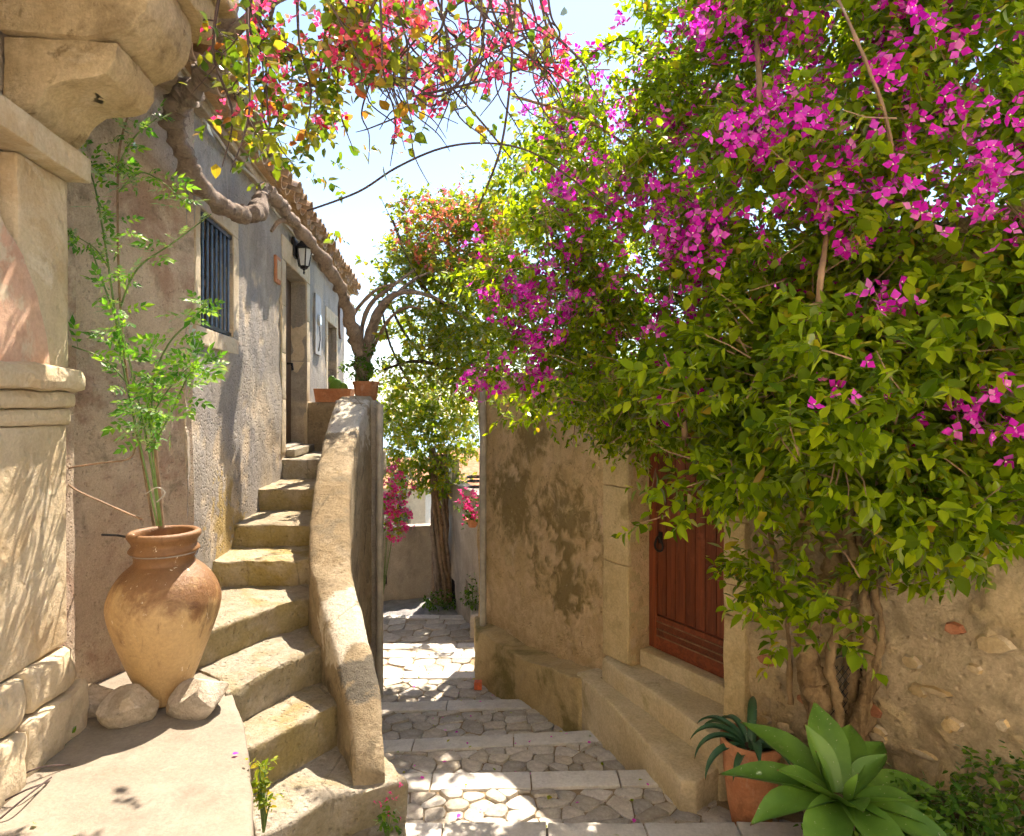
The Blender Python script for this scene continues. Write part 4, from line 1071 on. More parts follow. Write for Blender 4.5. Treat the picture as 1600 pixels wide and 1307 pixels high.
# ------------------------------------------------------------------ magenta bougainvillea over the red door
bo = thing('bougainvillea', tuple(P(1290, 1300, 3.25)), 'huge bougainvillea with magenta blossoms spilling over the red door and right wall', 'bougainvillea')
BL = [(1520,40,230,210,2.95,.6), (1260,40,230,200,3.6,.7), (1120,120,130,150,3.9,.6), (985,200,120,90,4.4,.55), (880,240,80,70,4.9,.45), (1470,330,230,200,2.85,.6), (1210,320,220,190,3.5,.7),
      (1010,380,180,170,4.0,.6), (870,430,125,140,4.5,.45), (1510,560,190,180,2.7,.5), (1290,560,220,180,3.05,.55), (1090,575,190,130,3.75,.55), (910,570,165,100,4.4,.45),
      (1390,715,215,105,2.75,.4), (1200,705,130,80,3.2,.4), (1030,650,110,60,4.0,.35), (850,605,85,50,4.6,.3), (960,665,60,35,4.4,.25), (1520,780,90,60,2.75,.3,.6),
      (1180,790,60,45,3.45,.2,.4), (1205,900,50,100,3.3,.2,.4), (1340,850,120,70,3.05,.2,.45), (1480,890,80,40,2.9,.15,.2), (1260,985,80,50,3.1,.15,.22), (1410,920,60,45,3.05,.12,.2)]
BL = [b[:5] + (b[5] * .75,) + b[6:] for b in BL]
pos, out = sprigs(BL, 7800, 17)
lp, ld, ln, ll, tips = sprig_leaves(pos, out, 9, 14, .19, .060)
ll *= np.where((lp[:, 1] < 3.5) & (lp[:, 2] < 2.75), 1.42, np.where(lp[:, 1] < 3.6, 1.15, .95))
ll = np.minimum(ll, .092)
keep = lp[:, 1] > 1.7
curl = rng.random(len(lp)) < .38
for kk_, tv_ in ((keep & ~curl, LEAF_V), (keep & curl, LEAF_C)):
    emit(bo, 'foliage', 'leaf' if tv_ is LEAF_V else 'curled_leaf', lp[kk_], ld[kk_], ln[kk_], ll[kk_], tv_, LEAF_F, M['leaf'], n_parts=150)
twig_mesh(bo, pos, out, 4, .2, M['cane'])
px, py = pixel(tips)
zones = [(930,290,75,60,30), (1060,350,90,60,38), (1230,205,90,55,30), (1440,250,130,70,34), (1150,40,100,50,34), (1440,55,90,45,16), (1300,60,100,60,12), (830,480,80,70,40), (960,500,80,60,26), (1080,470,60,45,10), (1070,560,60,40,7), (830,575,50,40,12),
         (1380,480,50,40,6), (1340,330,110,60,20), (1520,650,70,60,9), (900,220,60,60,14), (1560,300,50,80,10), (1180,420,90,40,12), (1420,150,120,60,14), (745,600,20,20,4), (1300,300,150,120,12), (1200,640,200,60,5), (850,400,60,50,10), (1080,260,120,80,12)]
facing = -(out[:, 1]) + .35 * (rng.random(len(out)))
flow = []
for (zx, zy, rx, ry, cnt) in zones:
    dd = ((px - zx) / rx) ** 2 + ((py - zy) / ry) ** 2
    cand = np.where((dd < 1.0) & (facing > .35))[0]
    if len(cand): flow += list(rng.choice(cand, min(int(cnt * 1.3), len(cand)), replace=False))
up = np.where((tips[:, 2] > 2.9) & (rng.random(len(tips)) < .06))[0]
flow = np.unique(np.array(flow + list(up)))
fp, fd, fn, fl_ = flowers_at(tips[flow] + out[flow] * .03, out[flow], 7, .037, .052)
emit(bo, 'blossoms', 'blossom', fp, fd, fn, fl_, BR_V, BR_F, M['magenta'])
# trunks and canes
def limb(parent, name, pts, m, n=8, sub=4, wob=.25, smooth=60):
    """pts: (px,py,Y,r_px)"""
    q = spline(pts, sub)
    kn = lambda a: 1 + .22 * noise.noise(Vector((a[0] * .06, a[1] * .06, a[2] * 3))) + .12 * noise.noise(Vector((a[0] * .2, a[1] * .2, 0)))
    o = build(name, MB().tube([P(a[0], a[1], a[2]) for a in q], [a[3] / 1000 * a[2] * kn(a) for a in q], n, wob), m, parent, smooth=smooth)
    return o
for pts in ([(1285,1300,3.3,30), (1284,1140,3.3,24), (1270,1060,3.32,21), (1262,1010,3.3,18), (1275,960,3.3,15), (1300,900,3.3,17), (1300,850,3.28,16), (1318,800,3.25,15), (1310,760,3.22,13), (1290,700,3.2,12), (1295,600,3.2,10)],
            [(1315,1300,3.28,26), (1345,1120,3.28,14), (1360,1060,3.28,13), (1355,1000,3.28,12), (1350,930,3.28,12), (1355,870,3.25,14), (1380,820,3.22,11), (1385,760,3.2,10), (1400,660,3.15,9)],
            [(1300,1200,3.34,14), (1330,1090,3.36,12), (1320,1000,3.38,14), (1310,930,3.38,16), (1295,860,3.38,14), (1270,790,3.36,10), (1240,740,3.35,8)],
            [(1345,1150,3.3,10), (1375,1090,3.32,8), (1370,1000,3.32,9), (1375,900,3.33,9), (1395,830,3.3,9), (1400,780,3.28,8)],
            [(1350,900,3.3,9), (1410,880,3.25,8), (1430,840,3.2,8), (1430,790,3.15,7), (1440,740,3.1,6)],
            [(1262,1010,3.3,9), (1240,960,3.35,6), (1215,900,3.4,5), (1200,800,3.45,5), (1180,740,3.5,4)],
            [(1235,1100,3.4,5), (1232,1000,3.42,4), (1228,920,3.45,4), (1240,840,3.45,4), (1270,780,3.4,3)],
            [(1300,850,3.27,9), (1275,800,3.22,8), (1260,750,3.2,7), (1245,700,3.15,6)],
            [(1318,800,3.22,8), (1345,770,3.18,7), (1365,730,3.15,6)],
            [(1300,1200,3.25,10), (1310,1110,3.22,9), (1296,1030,3.24,8), (1320,950,3.22,9), (1335,880,3.2,9), (1325,820,3.18,8), (1345,750,3.15,6)],
            [(1320,1160,3.3,9), (1362,1060,3.25,9), (1378,980,3.25,7), (1362,900,3.22,7), (1372,840,3.18,6), (1400,790,3.15,5)],
            [(1270,1130,3.36,8), (1252,1040,3.36,7), (1275,970,3.36,7), (1268,900,3.36,6), (1250,850,3.36,6), (1262,790,3.34,5)],
            [(1360,880,3.24,6), (1340,840,3.22,6), (1352,790,3.2,5), (1340,740,3.18,5)],
            [(1400,1000,3.3,4), (1412,900,3.28,5), (1405,850,3.26,5), (1418,800,3.24,4)],
            [(1310,860,3.2,6), (1290,835,3.18,6), (1262,815,3.16,5), (1240,790,3.16,4)]):
    limb(bo, 'trunk', [(a, b, c, r_ * .82) for a, b, c, r_ in pts], M['barkp'], 14, 8, .8)
for pts in ([(1250,760,3.1,5), (1262,640,2.72,5), (1275,520,2.62,5.5), (1283,430,2.58,5.5), (1292,370,2.7,4), (1300,330,2.95,2)],
            [(1400,290,2.7,1.5), (1395,240,2.5,3), (1380,170,2.42,3.5), (1350,90,2.4,3.2), (1322,25,2.5,2.5), (1300,-20,2.7,1.5)],
            [(1192,240,3.4,2), (1188,190,3.1,4), (1186,130,3.0,5), (1182,60,3.1,4), (1180,10,3.4,2)],
            [(1068,640,3.2,4), (1070,680,3.2,4.5), (1065,705,3.2,3)],
            [(800,150,3.9,2.5), (900,180,4.0,3), (960,215,4.1,3), (1010,245,4.2,2.5)],
            [(820,360,4.6,2), (900,345,4.5,2.5), (960,325,4.4,2.5), (1000,300,4.3,2)]):
    limb(bo, 'cane', [(a, b, c + .10, r_ * .9) for a, b, c, r_ in pts], M['cane'], 6, 5, .35)
for (pts) in ([(1030,110,4.0,3), (980,60,4.0,2.5), (930,80,4.1,2), (880,98,4.2,1.6), (800,92,4.2,1.2)],):
    limb(bo, 'twig', pts, M['twig'], 5, 4, .2)
    q = [P(*a[:3]) for a in spline(pts, 10)]
    tp = np.array([tuple(v) for v in q for _ in range(2)])
    emit(bo, 'twig_leaves', 'leaf', tp, unit(rng.normal(size=tp.shape) + np.array([0, 0, -.4])), unit(rng.normal(size=tp.shape) * .5 + np.array([0, -.3, 1])), rng.uniform(.06, .1, len(tp)), LEAF_V, LEAF_F, M['leaf'], n_parts=10)
# wire mesh guard at the foot of the trunks
guard = thing('wire_mesh_guard', tuple(P(1318, 1130, 3.36)), 'rusty wire mesh guard between the bougainvillea trunks at the wall', 'wire mesh')
gp = lambda u, v: P(1318 + u, 1085 + v, 3.36)
mb = MB()
for k in range(-9, 10):
    for sgn in (1, -1):
        pts = []
        for t in np.linspace(-1, 1, 9):
            u = k * 9 + sgn * t * 45; v = t * 62
            if (u / 36) ** 2 + (v / 60) ** 2 <= 1.02: pts.append(gp(u, v) + Vector((0, -.02 * (1 - (u/40)**2), 0)))
        if len(pts) > 1: mb.tube(pts, .0022, 4)
o = build('mesh', mb, M['iron'], guard); o['kind'] = 'stuff'
build('rim', MB().tube([gp(36*math.cos(t), 60*math.sin(t)) for t in np.linspace(0, 2*PI, 26)], .005, 5), M['iron'], guard)

# ------------------------------------------------------------------ red bougainvillea vine over the alley
vine = thing('red_bougainvillea', tuple(P(567, 600, 7.3)), 'old vine with twisted trunk, red blossoms and yellowing leaves arching overhead', 'bougainvillea')
limb(vine, 'trunk', [(567,597,7.3,13), (562,555,7.2,12), (548,500,6.9,9), (530,450,6.5,8.5), (505,405,6.1,8.5), (470,360,5.7,8.5), (442,326,5.35,9), (422,302,5.1,10), (411,297,4.95,9), (407,312,4.8,10), (402,333,4.6,12), (375,335,4.4,12.5), (340,318,4.15,13), (305,280,3.85,14), (282,230,3.7,14), (271,185,3.6,15), (288,150,3.55,18), (325,118,3.5,19), (345,70,3.45,18), (355,0,3.4,15), (365,-90,3.35,12)], M['bark'], 16, 9, .75)
for pts in ([(575,590,7.25,8), (572,545,7.15,7), (586,495,7.0,5.5), (608,466,6.9,5.5), (640,456,6.8,4), (690,470,6.9,2.5), (730,500,7.1,1.5)],
            [(572,570,7.2,4.5), (585,520,7.1,3.8), (600,482,7.0,3.5), (628,452,6.9,3), (660,430,7.0,2), (700,420,7.2,1)], [(578,560,7.2,3), (590,530,7.1,3), (612,495,7.0,2.5), (645,480,6.9,2), (690,500,7.0,1)],
            [(563,560,7.2,4), (566,510,7.1,3.8), (580,475,7.0,3.5), (612,448,6.9,3), (650,420,7.0,1.5)],
            [(548,500,6.9,3.5), (562,478,6.9,2.8), (590,452,6.9,2.2), (630,440,6.9,1)],
            [(345,70,3.45,10), (400,20,3.4,9), (470,-20,3.4,8), (560,-50,3.4,6)],
            [(325,118,3.5,9), (370,150,3.6,7), (420,210,3.9,5), (440,260,4.2,4)],
            [(470,360,5.7,4), (440,345,5.4,3.5), (424,362,5.3,3.2)]):
    limb(vine, 'branch', pts, M['bark'], 8, 4, .3)
tw = []
def T_(pts): tw.append(spline(pts, 6))
T_([(480,330,4.6,1.6), (560,300,4.4,1.7), (620,262,4.3,1.7), (690,232,4.2,1.7), (760,224,4.2,1.6), (830,238,4.3,1.5), (900,285,4.5,1.4), (960,330,4.7,1)])
T_([(620,140,3.8,1.5), (640,200,3.9,1.3), (648,245,3.9,1.2), (670,288,4.0,.8)])
T_([(595,310,8.4,.5), (612,345,8.6,.8), (640,410,9.0,1), (680,470,9.4,1)])
T_([(600,0,3.6,3), (650,60,3.7,2.2), (700,130,3.9,2), (760,200,4.1,1.8), (800,250,4.3,1.2)])
T_([(790,-30,3.6,3), (800,60,3.7,2.8), (795,150,3.9,2.5), (780,240,4.2,2.2), (745,330,4.6,1.6)])
T_([(860,20,3.9,1), (820,60,3.8,1.5), (760,90,3.7,2), (690,150,3.7,2), (640,130,3.6,1.8)])
T_([(880,90,4.2,.8), (810,110,4.0,1.4), (720,135,3.9,2), (650,150,3.8,1.8)])
r2 = random.Random(5)
for i in range(46):
    x = 360 + i * 10.8 + r2.uniform(-20, 20); Y0 = r2.uniform(3.3, 4.2)
    x1 = x + r2.uniform(-60, 140); y1 = r2.uniform(50, 280) if x < 640 else r2.uniform(60, 210)
    Y1 = Y0 + r2.uniform(-.3, .7)
    T_([(x, -50, Y0, 3.0), (x + (x1-x)*.35 + r2.uniform(-25, 25), y1*.3, Y0*.7+Y1*.3, 2.2), (x + (x1-x)*.7 + r2.uniform(-25, 25), y1*.68, Y0*.3+Y1*.7, 1.7), (x1, y1, Y1, .8)])
    main = tw[-1]
    for j in range(2):
        q = main[r2.randint(4, 14)]
        T_([(q[0], q[1], q[2], 1.5), (q[0]+r2.uniform(-30, 40), q[1]+r2.uniform(-5, 35), q[2]+.05, 1.1), (q[0]+r2.uniform(-50, 80), q[1]+r2.uniform(0, 70), q[2]+.1, .6)])
tw = [[np.array((a[0], a[1], a[2] * .76, a[3])) for a in q] for q in tw]
r4 = random.Random(21); bare = []
for i in range(34):
    x = r4.uniform(560, 840); y = r4.uniform(-20, 160); Y0 = r4.uniform(2.7, 3.3)
    dx = r4.uniform(-110, 110); dy = r4.uniform(40, 150)
    bare.append([np.array(a) for a in spline([(x, y, Y0, 1.7), (x + dx*.3 + r4.uniform(-15, 15), y + dy*.4, Y0, 1.4), (x + dx*.75, y + dy*.7 + r4.uniform(-15, 15), Y0 + .05, 1.1), (x + dx, y + dy, Y0 + .1, .6)], 5)])
for q in tw + bare:
    build('twig', MB().tube([P(a[0], a[1], a[2]) for a in q], [max(a[3], .5) / 1000 * a[2] for a in q], 4), M['twig'], vine)
pts_ = np.array([tuple(P(a[0], a[1], a[2])) for q in tw[2:] for a in q])
px, py = pixel(pts_)
wgt = np.exp(-((px - 500) / 170) ** 2) * (py < 340) + .22
wgt *= np.where(px > 640, .8, 1.0)
sel = rng.choice(len(pts_), 1250, p=wgt / wgt.sum())
p = pts_[sel] + rng.normal(size=(1250, 3)) * .03
emit(vine, 'foliage', 'leaf', p, unit(rng.normal(size=p.shape) + np.array([0, 0, -.5])), unit(rng.normal(size=p.shape) * .7 + np.array([0, 0, 1])), rng.uniform(.035, .075, len(p)), LEAF_V, LEAF_F, M['leafy'], 1.1)
wf = np.exp(-((px - 540) / 170) ** 2) + .15 + 1.0 * np.exp(-((px - 840) / 40) ** 2 - ((py - 95) / 40) ** 2)
wf *= np.exp(-np.maximum(py, 0) / 190)
sel = rng.choice(len(pts_), 190, p=wf / wf.sum())
fp, fd, fn, fl_ = flowers_at(pts_[sel] + rng.normal(size=(190, 3)) * .03, rng.normal(size=(190, 3)) * .5, 4, .031, .03)
emit(vine, 'blossoms', 'blossom', fp, fd, fn, fl_, BR_V, BR_F, M['redbract'])
# leafy stretches above the stairs
BLV = [(420,180,80,90,3.4,.25,.7), (455,250,65,55,3.6,.25,.8), (500,170,90,100,3.3,.3,.6), (560,60,140,60,2.9,.3,.8), (400,60,60,50,3.1,.25,.5), (530,330,50,35,3.7,.15,.6), (780,130,70,60,3.2,.25,.4), (820,230,50,50,3.6,.25,.5)]
pos, out = sprigs(BLV, 120)
lp, ld, ln, ll, tips = sprig_leaves(pos, out, 5, 8, .14, .056)
emit(vine, 'hanging_foliage', 'leaf', lp, ld, ln, ll, LEAF_V, LEAF_F, M['leafy'], 1.05, n_parts=0)

# ------------------------------------------------------------------ olive-yellow bush beyond the landing
bush = thing('orange_bougainvillea', tuple(P(800, 960, 8.6)), 'olive-green bougainvillea bush with orange and red blossoms behind the landing', 'bougainvillea')
BB = [(700,385,95,75,7.6,.6), (770,350,70,50,7.4,.5), (690,490,85,80,7.8,.6), (765,470,80,110,7.2,.6), (760,570,80,65,7.2,.5), (690,575,70,45,7.8,.5,.6), (640,400,45,55,7.6,.3,.6), (640,550,50,60,7.6,.3,.7), (620,500,45,70,7.2,.3,.5), (800,300,60,50,6.6,.5,.8)]
pos, out = sprigs(BB, 2200, 12)
lp, ld, ln, ll, tips = sprig_leaves(pos, out, 7, 11, .22, .078)
emit(bush, 'foliage', 'leaf', lp, ld, ln, ll, LEAF_V, LEAF_F, M['leafo'], n_parts=120)
px, py = pixel(tips)
d1 = ((px - 710) / 105) ** 2 + ((py - 365) / 60) ** 2
c = np.where((d1 < 1) & (out[:, 1] < .2))[0]; c = rng.choice(c, min(150, len(c)), replace=False)
fp, fd, fn, fl_ = flowers_at(tips[c], out[c], 4, .045, .06)
emit(bush, 'blossoms', 'blossom', fp, fd, fn, fl_, BR_V, BR_F, M['orbract'], n_parts=160)
for pts in ([(800,960,8.6,7), (795,760,8.5,7), (770,600,8.2,6), (730,480,7.9,5), (700,380,7.7,3)], [(770,600,8.2,4), (660,565,7.8,3), (600,578,7.4,2)], [(735,500,7.9,3), (660,450,7.7,3), (612,340,7.5,2)], [(660,560,7.9,2.5), (620,500,7.6,2), (600,440,7.4,1.5)], [(640,600,7.8,2), (610,540,7.5,2), (596,480,7.4,1.4)]):
    limb(bush, 'branch', pts, M['twig'], 6, 4, .3)
# ------------------------------------------------------------------ far vine-wrapped tree
ft = thing('vine_tree', tuple(P(686, 945, 11.1)), 'twisted vine-wrapped tree against the wall at the far end of the alley', 'tree')
for i in range(9):
    r3 = random.Random(i); ph = i * .7
    pts = [(688 + 11*math.sin(ph + t*3.2) + (1-t)*r3.uniform(-4, 4), 945 - t*235, 11.05 + .08*math.cos(ph + t*3.2), 4.2 - 1.6*t) for t in np.linspace(0, 1, 8)]
    limb(ft, 'trunk', pts, M['bark'], 6, 3, .3)
limb(ft, 'trunk', [(690,950,11.12,10), (688,880,11.12,8), (682,800,11.14,8), (675,700,11.16,6)], M['bark'], 9, 4, .4)
pos, out = sprigs([(665,690,72,62,11.2,.6), (700,640,55,40,11.0,.5,.7), (625,650,35,40,11.4,.4,.5), (690,745,40,25,11.0,.3,.5), (640,735,30,20,11.2,.3,.6), (735,650,20,40,10.4,.2,.4), (655,620,60,40,11.4,.4,.8)], 950)
lp, ld, ln, ll, tips = sprig_leaves(pos, out, 7, 10, .26, .10)
emit(ft, 'foliage', 'leaf', lp, ld, ln, ll, LEAF_V, LEAF_F, M['leafo'], n_parts=60)
def small_plant(name, blobs, n, ls, lm, label, cat, loc, flower=None, ml=6, length=.12, fsize=.04, fcount=20, n_parts=60):
    t = thing(name, tuple(loc), label, cat)
    pos, out = sprigs(blobs, n)
    lp, ld, ln, ll, tips = sprig_leaves(pos, out, ml - 2, ml, length, ls)
    emit(t, 'foliage', 'leaf', lp, ld, ln, ll, LEAF_V, LEAF_F, lm, n_parts=n_parts)
    mb = MB()
    for i in range(0, len(pos), max(1, len(pos) // 14)):
        a = Vector(loc); b = Vector(pos[i]); mb.tube([a, a.lerp(b, .5) + Vector((0, 0, .02)), b], [.006, .004, .002], 4)
    o = build('stems', mb, M['greenstem'], t); o['kind'] = 'stuff'
    if flower:
        k = rng.choice(len(tips), min(fcount, len(tips)), replace=False)
        fp, fd, fn, fl_ = flowers_at(tips[k], out[k], 4, fsize, .04)
        emit(t, 'blossoms', 'blossom', fp, fd, fn, fl_, BR_V, BR_F, flower, n_parts=60)
    return t
small_plant('pink_shrub', [(600,770,28,30,10.4,.25), (610,810,22,28,10.3,.2)], 120, .09, M['leafo'], 'pink flowering shrub spilling beside the landing corner in the far alley', 'shrub', P(598, 935, 10.5), M['pinkfl'], fcount=90, fsize=.06, length=.16)
small_plant('moss_tuft', [(690,940,28,10,10.8,.15)], 60, .06, M['leafd'], 'green tuft of weeds at the foot of the vine-wrapped tree', 'weed', P(690, 948, 10.8))
small_plant('wall_weed', [(738,925,10,26,9.6,.12)], 40, .06, M['leafd'], 'weed growing at the foot of the far side wall', 'weed', P(738, 955, 9.6))
# hanging basket ring with pink geranium on the far side wall
ring = thing('wall_pot_ring', tuple(P(742, 770, 8.9)), 'iron ring bracket fixed high on the far side wall', 'bracket')
rc = P(742, 752, 8.9)
for r_, z_ in ((.105, 0), (.11, .06), (.09, -.08)):
    build('ring', MB().tube([rc + Vector((r_*math.cos(t), r_*math.sin(t), z_)) for t in np.linspace(0, 2*PI, 22)], .012, 6), M['iron'], ring)
build('arm', MB().tube([rc + Vector((.1, 0, 0)), rc + Vector((.3, .15, -.05))], .012, 6), M['iron'], ring)
gt = thing('hanging_pot', tuple(P(736, 825, 8.9)), 'small pot hung on the far side wall', 'pot')
build('bowl', MB().lathe([(.05, -.08), (.08, -.02), (.09, .03), (.08, .03)], P(738, 815, 8.9), 14), M['terracotta'], gt)
small_plant('pink_geranium', [(732,797,14,20,8.85,.1)], 26, .07, M['leafd'], 'pink geranium in the small pot on the far side wall', 'flower', P(738, 815, 8.9), M['pinkfl'], fcount=16, fsize=.05)

# ------------------------------------------------------------------ planters on the landing wall
plb = P(522, 627, 7.75)
pt = thing('box_planter', (plb.x, plb.y, 2.238), 'long terracotta box planter with a cactus on the landing wall', 'planter')
x0, x1 = P(493, 627, 7.75).x, P(551, 627, 7.75).x
z0 = 2.238; y0, y1 = 7.66, 7.88
mb = MB()
o_ = [(x0+.02, y0+.02, z0), (x1-.02, y0+.02, z0), (x1-.02, y1-.02, z0), (x0+.02, y1-.02, z0), (x0, y0, z0+.16), (x1, y0, z0+.16), (x1, y1, z0+.16), (x0, y1, z0+.16),
      (x0+.025, y0+.025, z0+.16), (x1-.025, y0+.025, z0+.16), (x1-.025, y1-.025, z0+.16), (x0+.025, y1-.025, z0+.16), (x0+.03, y0+.03, z0+.11), (x1-.03, y0+.03, z0+.11), (x1-.03, y1-.03, z0+.11), (x0+.03, y1-.03, z0+.11)]
mb.add(o_, [(3,2,1,0)] + [(k, (k+1) % 4, 4+(k+1) % 4, 4+k) for k in range(4)] + [(4+k, 4+(k+1) % 4, 8+(k+1) % 4, 8+k) for k in range(4)] + [(8+k, 8+(k+1) % 4, 12+(k+1) % 4, 12+k) for k in range(4)])
build('box', mb, M['terracotta'], pt)
build('soil', MB().add(o_[12:], [(0, 1, 2, 3)]), M['soil'], pt)
cx = thing('cactus', (x0+.24, 7.77, z0+.11), 'green pad cactus growing in the box planter', 'cactus')
for (dx, dz, r_, tl) in ((0, .08, .085, .1), (.09, .06, .06, .5), (-.05, .16, .045, -.5)):
    bm = MB(); c_ = Vector((x0+.24+dx, 7.77, z0+.11+dz))
    bm.lathe([(r_*math.sin(t), -r_*1.15*math.cos(t)) for t in np.linspace(.08, PI-.08, 9)], c_, 14)
    bm.v = [(a, 7.77 + (b-7.77)*.4, c) for a, b, c in bm.v]
    build('pad', bm, M['agave'], cx, smooth=60)
prc = P(572, 627, 7.25)
rp = set_props(build('round_pot', MB().lathe([(.105, 0), (.115, .01), (.14, .19), (.15, .19), (.152, .225), (.135, .225), (.13, .17)], (prc.x, prc.y, 2.24), 28), M['terracotta'], loc=(prc.x, prc.y, 2.24), smooth=50), 'round terracotta pot at the corner of the landing wall', 'pot')
build('soil', MB().lathe([(.13, .16), (.13, .175), (.01, .18)], (prc.x, prc.y, 2.24), 16), M['soil'], rp)
small_plant('succulent', [(560,575,26,20,7.15,.12), (580,560,20,20,7.1,.1)], 50, .06, M['leafd'], 'small leafy succulent growing in the round pot', 'plant', (prc.x, prc.y, 2.41), length=.1)

# ------------------------------------------------------------------ jasmine in the jar
jas = thing('jasmine', (JC.x, JC.y, PZ + .74), 'climbing jasmine with feathery bright green leaves growing from the jar', 'jasmine')
stems = [[(240,822,3.16,3), (222,720,3.14,3), (200,600,3.1,2.6), (188,480,3.1,2.4), (184,350,3.12,2.2), (186,240,3.15,1.8), (200,180,3.18,1.2)],
         [(250,822,3.16,2.6), (235,720,3.1,2.4), (215,620,3.05,2), (190,520,3.0,1.8), (160,440,3.0,1.5), (140,380,3.02,1)],
         [(252,822,3.16,2.6), (238,700,3.08,2.2), (240,600,3.0,2), (262,540,2.95,1.6), (300,500,2.92,1.2), (330,470,2.95,.9)],
         [(246,822,3.14,2.2), (220,700,3.1,2), (190,560,3.08,1.8), (170,420,3.08,1.5), (150,300,3.1,1.3), (130,240,3.12,.9)],
         [(188,480,3.1,1.6), (215,420,3.08,1.4), (270,380,3.06,1.2), (330,335,3.05,.8)],
         [(186,300,3.12,1.6), (220,270,3.1,1.3), (260,290,3.08,1.1), (290,320,3.08,.8)],
         [(184,260,3.14,1.4), (210,215,3.12,1.2), (245,185,3.1,.8)],
         [(200,600,3.1,1.5), (160,560,3.05,1.2), (110,540,3.02,1), (75,520,3.02,.7)],
         [(238,700,3.08,1.6), (270,640,3.0,1.3), (300,580,2.95,1.1), (345,555,2.93,.8)],
         [(230,660,3.08,1.5), (270,600,2.98,1.2), (310,560,2.93,.9)],
         [(170,420,3.08,1.2), (150,390,3.04,1), (120,370,3.02,.7)]]
jl = []
for i, q in enumerate(stems):
    q = spline(q, 6)
    build('stem', MB().tube([P(a[0], a[1], a[2]) for a in q], [min(a[3], 1.5 + .2 * (i == 0)) / 1000 * a[2] for a in q], 6), M['bark'] if i == 0 else M['greenstem'], jas, smooth=60)
    for a in q:
        if a[1] < 690: jl.append((a[0], a[1], a[2]))
build('stake', MB().tube([P(252, 826, 3.2), P(247, 760, 3.2), P(240, 690, 3.2), P(232, 630, 3.2)], [.014, .013, .012, .009], 8, .2), M['cane'], jas, smooth=60)
q = spline([(222,812,3.1,1.6), (160,785,3.05,1.6), (110,760,3.02,1.6), (102,735,3.02,1.5), (150,725,3.02,1.4), (200,718,3.05,1.2), (212,700,3.08,1)], 6)
build('tendril', MB().tube([P(a[0], a[1], a[2]) for a in q], [a[3]/1000*a[2] for a in q], 5), M['cane'], jas)
q = spline([(228,772,3.08,1.2), (245,762,3.05,1.2), (258,770,3.08,1.2), (245,785,3.08,1.2)], 5)
build('tie', MB().tube([P(a[0], a[1], a[2]) for a in q], .003, 4), M['slab'], jas)
# pinnate leaf: terminal leaflet and three pairs
pv, pf = [], []
for (x, y, ang, L) in ((0, .68, 0, .36), (.0, .58, .75, .28), (0, .58, -.75, .28), (0, .38, .95, .26), (0, .38, -.95, .26), (0, .2, 1.1, .2), (0, .2, -1.1, .2)):
    b = len(pv); c, s_ = math.cos(ang), math.sin(ang)
    for (u, v, z) in ((0, 0, 0), (-.17, .42, .05), (.17, .42, .05), (0, 1, -.08), (0, .45, -.02)):
        u *= L * 1.6; v *= L
        pv.append((x + u*c + v*s_, y - u*s_ + v*c, z*L))
    pf += [(b, b+4, b+1), (b+1, b+4, b+3), (b, b+2, b+4), (b+2, b+3, b+4)]
b = len(pv); pv += [(-.008, 0, 0), (.008, 0, 0), (0, .7, 0)]; pf.append((b, b+1, b+2))
PIN_V, PIN_F = np.array(pv), np.array(pf)
jl = np.array([tuple(P(*a)) for a in jl])
px, py = pixel(jl)
wj = np.where((py > 470) & (px > 200), 2.6, 1.0) + np.where(py < 330, .6, 0)
NJ = 330
sel = rng.choice(len(jl), NJ, p=wj / wj.sum())
p = jl[sel] + rng.normal(size=(NJ, 3)) * .016
d = unit(rng.normal(size=p.shape) * np.array([1, .7, .45]) + np.array([.1, -.2, .0]))
emit(jas, 'foliage', 'leaf', p, d, unit(rng.normal(size=p.shape) * .5 + np.array([0, -.45, .8])), rng.uniform(.09, .16, NJ), PIN_V, PIN_F, M['jasleaf'], 1.0, n_parts=300)

# ------------------------------------------------------------------ agave, potted plants and ground cover at the lower right
def blade(mb, base, az, el, L, W, curl, fold=.25, n=10, waist=.55, tipw=0.0):
    """a thick channelled leaf starting at base"""
    base = Vector(base); vs = []; p = base.copy(); e = el
    cols = 5
    for i in range(n + 1):
        t = i / n
        w_ = W * (waist + (1-waist) * math.sin(min(1, t / .5) * PI / 2)) if t < .5 else W * max(.012, math.cos((t - .5) / .5 * PI / 2) ** 1.15)
        d = Vector((math.cos(az)*math.cos(e), math.sin(az)*math.cos(e), math.sin(e)))
        sd = Vector((-math.sin(az), math.cos(az), 0)); up_ = sd.cross(d) * -1
        if up_.z < 0: up_ = -up_
        th = .012 * (1 - t) + .003
        for k in range(cols):
            u = (k / (cols-1) - .5) * 2
            vs.append(p + sd * (u * w_ / 2) + up_ * (abs(u) ** 1.5 * w_ * fold))
        for k in range(cols):
            u = (k / (cols-1) - .5) * 2
            vs.append(p + sd * (u * w_ / 2 * .96) + up_ * (abs(u) ** 1.5 * w_ * fold - th * (1 - abs(u) * .8)))
        p = p + d * (L / n); e += curl / n
    fs = []
    for i in range(n):
        a = i * 2 * cols; b = a + 2 * cols
        for k in range(cols - 1):
            fs.append((a+k, a+k+1, b+k+1, b+k)); fs.append((a+cols+k+1, a+cols+k, b+cols+k, b+cols+k+1))
        fs.append((a, b, b+cols, a+cols)); fs.append((a+cols-1, a+2*cols-1, b+2*cols-1, b+cols-1))
    mb.er = [i / n for i in range(n + 1) for _ in range(2 * cols)]
    return mb.add(vs, fs)
AH = P(1315, 1246, 2.62)
ag = thing('agave', (AH.x, AH.y, .0), 'big pale green agave rosette at the lower right', 'agave')
